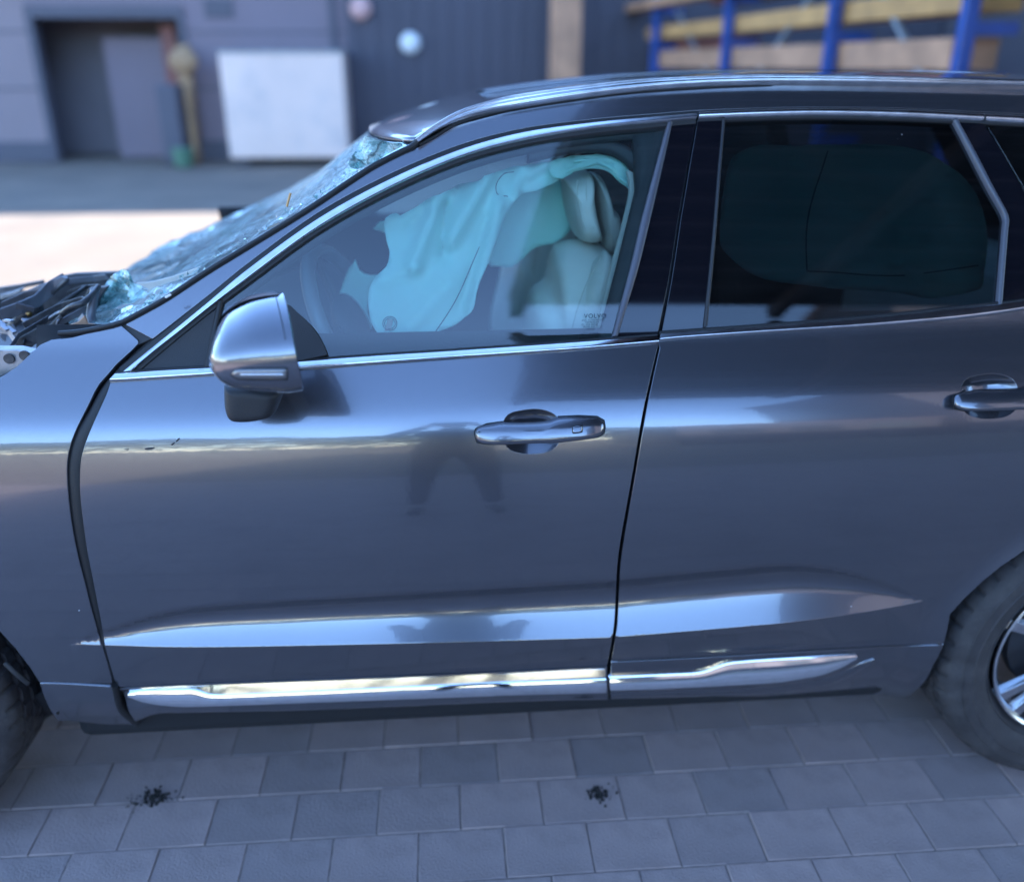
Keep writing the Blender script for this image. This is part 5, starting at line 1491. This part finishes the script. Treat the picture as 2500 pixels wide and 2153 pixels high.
# seats
def make_seat(dy, lab=None):
    s = empty('front_seat', (0, dy, 0)); s.parent = car
    if lab: s['label'] = lab
    back = [(1361,600),(1400,588),(1440,590),(1475,602),(1500,622),(1516,660),(1512,740),(1490,850),(1470,1000),(1430,1150),(1270,1150),(1240,1000),(1270,860),(1296,718),(1330,690),(1342,660),(1348,625)]
    P = lambda u, v: atY(u, v, .47)
    b = pillow('backrest', back, .47, .20, M['leather'], s, back=.20, n=90, prof=lambda t: (max(0, 1-t**3.2))**(1/2.2), fn=P)
    pillow('side_bolster', [(1480,612),(1502,640),(1508,690),(1500,760),(1480,860),(1440,1000),(1360,1040),(1372,900),(1395,800),(1420,720),(1450,650)], .33, .05, M['leather'], s, back=.10, n=80, prof=flat)
    tube('seam', [atY(u, v, .268) for u, v in [(1470,625),(1448,660),(1425,710),(1402,780),(1388,850)]], .0012, M['stitch'], b, seg=5)
    h = pillow('headrest', [(1372,432),(1434,418),(1440,470),(1448,520),(1458,560),(1461,579),(1448,586),(1428,586),(1408,578),(1396,560),(1386,530),(1378,488)], .47, .12, M['leather'], s, back=.12, n=70, prof=lambda t: (max(0, 1-t**3.6))**(1/2.2))
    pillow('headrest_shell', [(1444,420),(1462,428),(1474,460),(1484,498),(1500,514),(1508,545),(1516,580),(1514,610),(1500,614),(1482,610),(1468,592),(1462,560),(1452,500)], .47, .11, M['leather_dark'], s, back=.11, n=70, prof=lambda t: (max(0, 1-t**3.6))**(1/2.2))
    for off_ in (0, 22):
        tube('stitched_seam', [atY(u+off_, v, .352) for u, v in [(1410,440),(1410,480),(1416,520),(1428,560)]], .0009, M['stitch'], h, seg=5)
    return s
make_seat(0, 'pale leather driver seat')
def copy_tree(o, parent=None):
    c = o.copy(); col.objects.link(c); c.parent = parent
    for ch in list(o.children): copy_tree(ch, c)
    return c
s2 = copy_tree([c for c in car.children if c.name.startswith('front_seat')][0], car); s2.location.y = .78; s2['label'] = 'passenger seat on the far side'
box('rear_bench', (1.0, .35, .35), (1.6, 1.55, .72), M['leather'], car, .06)
rbk = box('rear_backrest', (1.45, .35, .70), (1.62, 1.55, 1.22), M['leather'], car, .06)
box('parcel_cover', (1.62, .3, 1.1), (2.35, 1.6, 1.13), M['interior'], car)
# rear curtain
def cur3(x, z): return glassY(x, z)+.11+.040*noise.noise(Vector((x*5, z*4, 33)))+.006*noise.noise(Vector((x*16, z*12, 39)))-.02*math.exp(-(((x-.95)+(z-1.33)*.9)/.03)**2)
zD = lambda pts: [(1650+x*.4102, 250+y*.4102) for x, y in pts]
rc_px = zD([(290,480),(330,340),(440,270),(620,258),(900,256),(1300,262),(1480,300),(1600,370),(1700,440),(1790,560),(1840,720),(1850,850),(1830,1020),(1810,1110),(1650,1150),(1500,1168),(1400,1145),(1150,1120),(800,1092),(560,1060),(430,1010),(300,900),(262,840),(268,650)])
rcur = sheet('rear_curtain_airbag', rc_px, cur3, M['airbag'], car, res=.012, thick=.003)
def on3(u, v):
    d = ray(u, v); t = (0.3-CC.y)/d.y
    for _ in range(14):
        p = CC+d*t; t = t*.4+.6*((cur3(p.x, p.z)-.006-CC.y)/d.y)
    return CC+d*t
tube('seam', [on3(u, v) for u, v in zD([(905,290),(870,400),(820,550),(785,700),(775,850),(780,1000)])], .0012, M['thread'], rcur, seg=5)
tube('seam', [on3(u, v) for u, v in zD([(780,1005),(950,1012),(1150,1028),(1350,1030),(1600,1000),(1800,970)])], .0012, M['thread'], rcur, seg=5)
# window print
def text(name, s, u, v, size, parent, m=M['print'], off=-.004):
    c = bpy.data.curves.new(name, 'FONT'); c.body = s; c.size = size; c.extrude = .0001; c.space_character = 1.15
    t = bpy.data.objects.new(name, c); col.objects.link(t)
    dg = bpy.context.evaluated_depsgraph_get(); me = bpy.data.meshes.new_from_object(t.evaluated_get(dg))
    bpy.data.objects.remove(t)
    p = atS(u, v, off); q = atS(u+10, v, off); e, n = surf(p.x, p.z)
    xa = Vector((1, 0, 0)); xa = (xa-n*xa.dot(n)).normalized(); za = n; ya = za.cross(xa)
    me.transform(Matrix.Translation(p) @ Matrix((xa, ya, za)).transposed().to_4x4())
    me.materials.clear()
    return ob(name, me, m, parent)
text('window_lettering', 'VOLVO', 1426, 777, .0125, front_glass)
for k, (du, s) in enumerate([(-4,'AGC AUTOMOTIVE'),(4,'TEMPERLITE'),(-4,'E1  43R-00048'),(0,'M2H8 AS2  DOT'),(8,'18  E 6'),(2,'I'),(-2,'CCC  E000196'),(0,'...... 43')]):
    text('window_lettering', s, 1424+du, 784+k*5.4, .0048, front_glass)

# photographer
def skin_obj(name, verts, edges, radii, m, sub=2, root=0, parent=None):
    me = bpy.data.meshes.new(name); me.from_pydata(verts, edges, []); me.update()
    o = ob(name, me, m, parent)
    md = o.modifiers.new('skin', 'SKIN'); md.use_smooth_shade = True
    for i, r in enumerate(radii): o.data.skin_vertices[0].data[i].radius = r if isinstance(r, tuple) else (r, r)
    o.data.skin_vertices[0].data[root].use_root = True
    md2 = o.modifiers.new('sub', 'SUBSURF'); md2.levels = sub; md2.render_levels = sub
    return o

def joint_chain(*chains):
    """merge named chains of (x,y,z,r) into verts/edges sharing equal points"""
    V = []; E_ = []; idx = {}
    for ch in chains:
        last = None
        for p in ch:
            k = tuple(round(c, 4) for c in p[:3])
            if k not in idx: idx[k] = len(V); V.append(p)
            i = idx[k]
            if last is not None: E_.append((last, i))
            last = i
    return [v[:3] for v in V], E_, [v[3] for v in V]
py = -2.02
pel = (0, py, .96, .15); che = (0, py, 1.30, .155); nek = (0, py+.02, 1.50, .06)
chains = [[pel, (0, py, 1.12, .14), che, nek, (0, py+.04, 1.58, .07)]]
for sg in (-1, 1):
    chains.append([pel, (sg*.11, py, .88, .10), (sg*.15, py+.02, .50, .065), (sg*.18, py, .12, .048)])
    chains.append([che, (sg*.20, py, 1.42, .06), (sg*.30, py+.12, 1.22, .045), (sg*.12, py+.33, 1.52, .032)])
v__, e__, r__ = joint_chain(*chains)
me = bpy.data.meshes.new('person')
person = skin_obj('person', v__, e__, r__, M['navy'], 2, 0)
tag(person, 'person in dark clothes holding up a phone in front of the car door', 'person')
hd_ = [(0, py+.03, 1.56, .05), (0, py+.05, 1.63, .078), (0, py+.045, 1.70, .088), (0, py+.03, 1.76, .07)]
v__, e__, r__ = joint_chain(hd_)
skin_obj('head', v__, e__, r__, M['skin'], 2, 0, person)
bm = bmesh.new(); bmesh.ops.create_uvsphere(bm, u_segments=20, v_segments=12, radius=.098, matrix=Matrix.Translation((0, py+.015, 1.715)) @ Matrix.Diagonal((.9, 1.02, .95, 1)))
bmesh.ops.delete(bm, geom=[v for v in bm.verts if v.co.y > py+.06 and v.co.z < 1.75], context='VERTS')
bm_obj('hair', bm, M['interior'], person, True)
bm = bmesh.new(); bmesh.ops.create_uvsphere(bm, u_segments=8, v_segments=6, radius=.016, matrix=Matrix.Translation((0, py+.135, 1.655)) @ Matrix.Diagonal((.8, 1.0, 1.4, 1))); bm_obj('nose', bm, M['skin'], person, True)
for sg in (-1, 1):
    # shoe and hand with five fingers closed on the phone
    sv, se, sr = joint_chain([(sg*.18, py-.04, .05, .045), (sg*.19, py+.06, .045, .045), (sg*.20, py+.17, .035, .035)])
    skin_obj('shoe', sv, se, sr, M['rubber'], 1, 0, person)
    w_ = (sg*.12, py+.33, 1.52, .028); pm = (sg*.095, py+.375, 1.575, .03)
    ch = [[w_, pm]]
    sv, se, sr = joint_chain(*ch); skin_obj('hand', sv, se, sr, M['skin'], 1, 0, person)
    for k in range(4):
        z = 1.56+.022*k
        f_ = [(sg*.095, py+.385, z, .010), (sg*.092, py+.425, z+.008, .009), (sg*.070, py+.432, z+.012, .008)]
        sv, se, sr = joint_chain(f_); skin_obj('finger', sv, se, sr, M['skin'], 1, 0, person)
    sv, se, sr = joint_chain([(sg*.09, py+.365, 1.585, .012), (sg*.07, py+.385, 1.61, .010), (sg*.05, py+.392, 1.625, .009)])
    skin_obj('thumb', sv, se, sr, M['skin'], 1, 0, person)
ph = box('phone', (-.078, py+.400, 1.585), (.078, py+.409, 1.66), M['gloss_black'], bevel=.004)
tag(ph, 'black phone held level in both hands of the person', 'phone')

# ------------------------------------------------------------------ far side of the car
def mirror_tree(o, parent, top=True):
    c = o.copy(); col.objects.link(c); c.parent = parent
    if 'label' in c: del c['label']
    if top:
        c.scale = (1, -1, 1); c.location = (o.location.x, 1.9-o.location.y, o.location.z)
    for ch in list(o.children): mirror_tree(ch, c, False)
    return c
for ch in list(car.children):
    if ch.name.split('.')[0] in ('front_door', 'rear_door', 'rear_quarter_panel', 'rear_pillar', 'roof_side_panel', 'rocker_box', 'wheel', 'door_card', 'gap_backing', 'wheel_arch_liner', 'wheel_well_wall', 'window_seal', 'door_aperture_seal'):
        mirror_tree(ch, car)
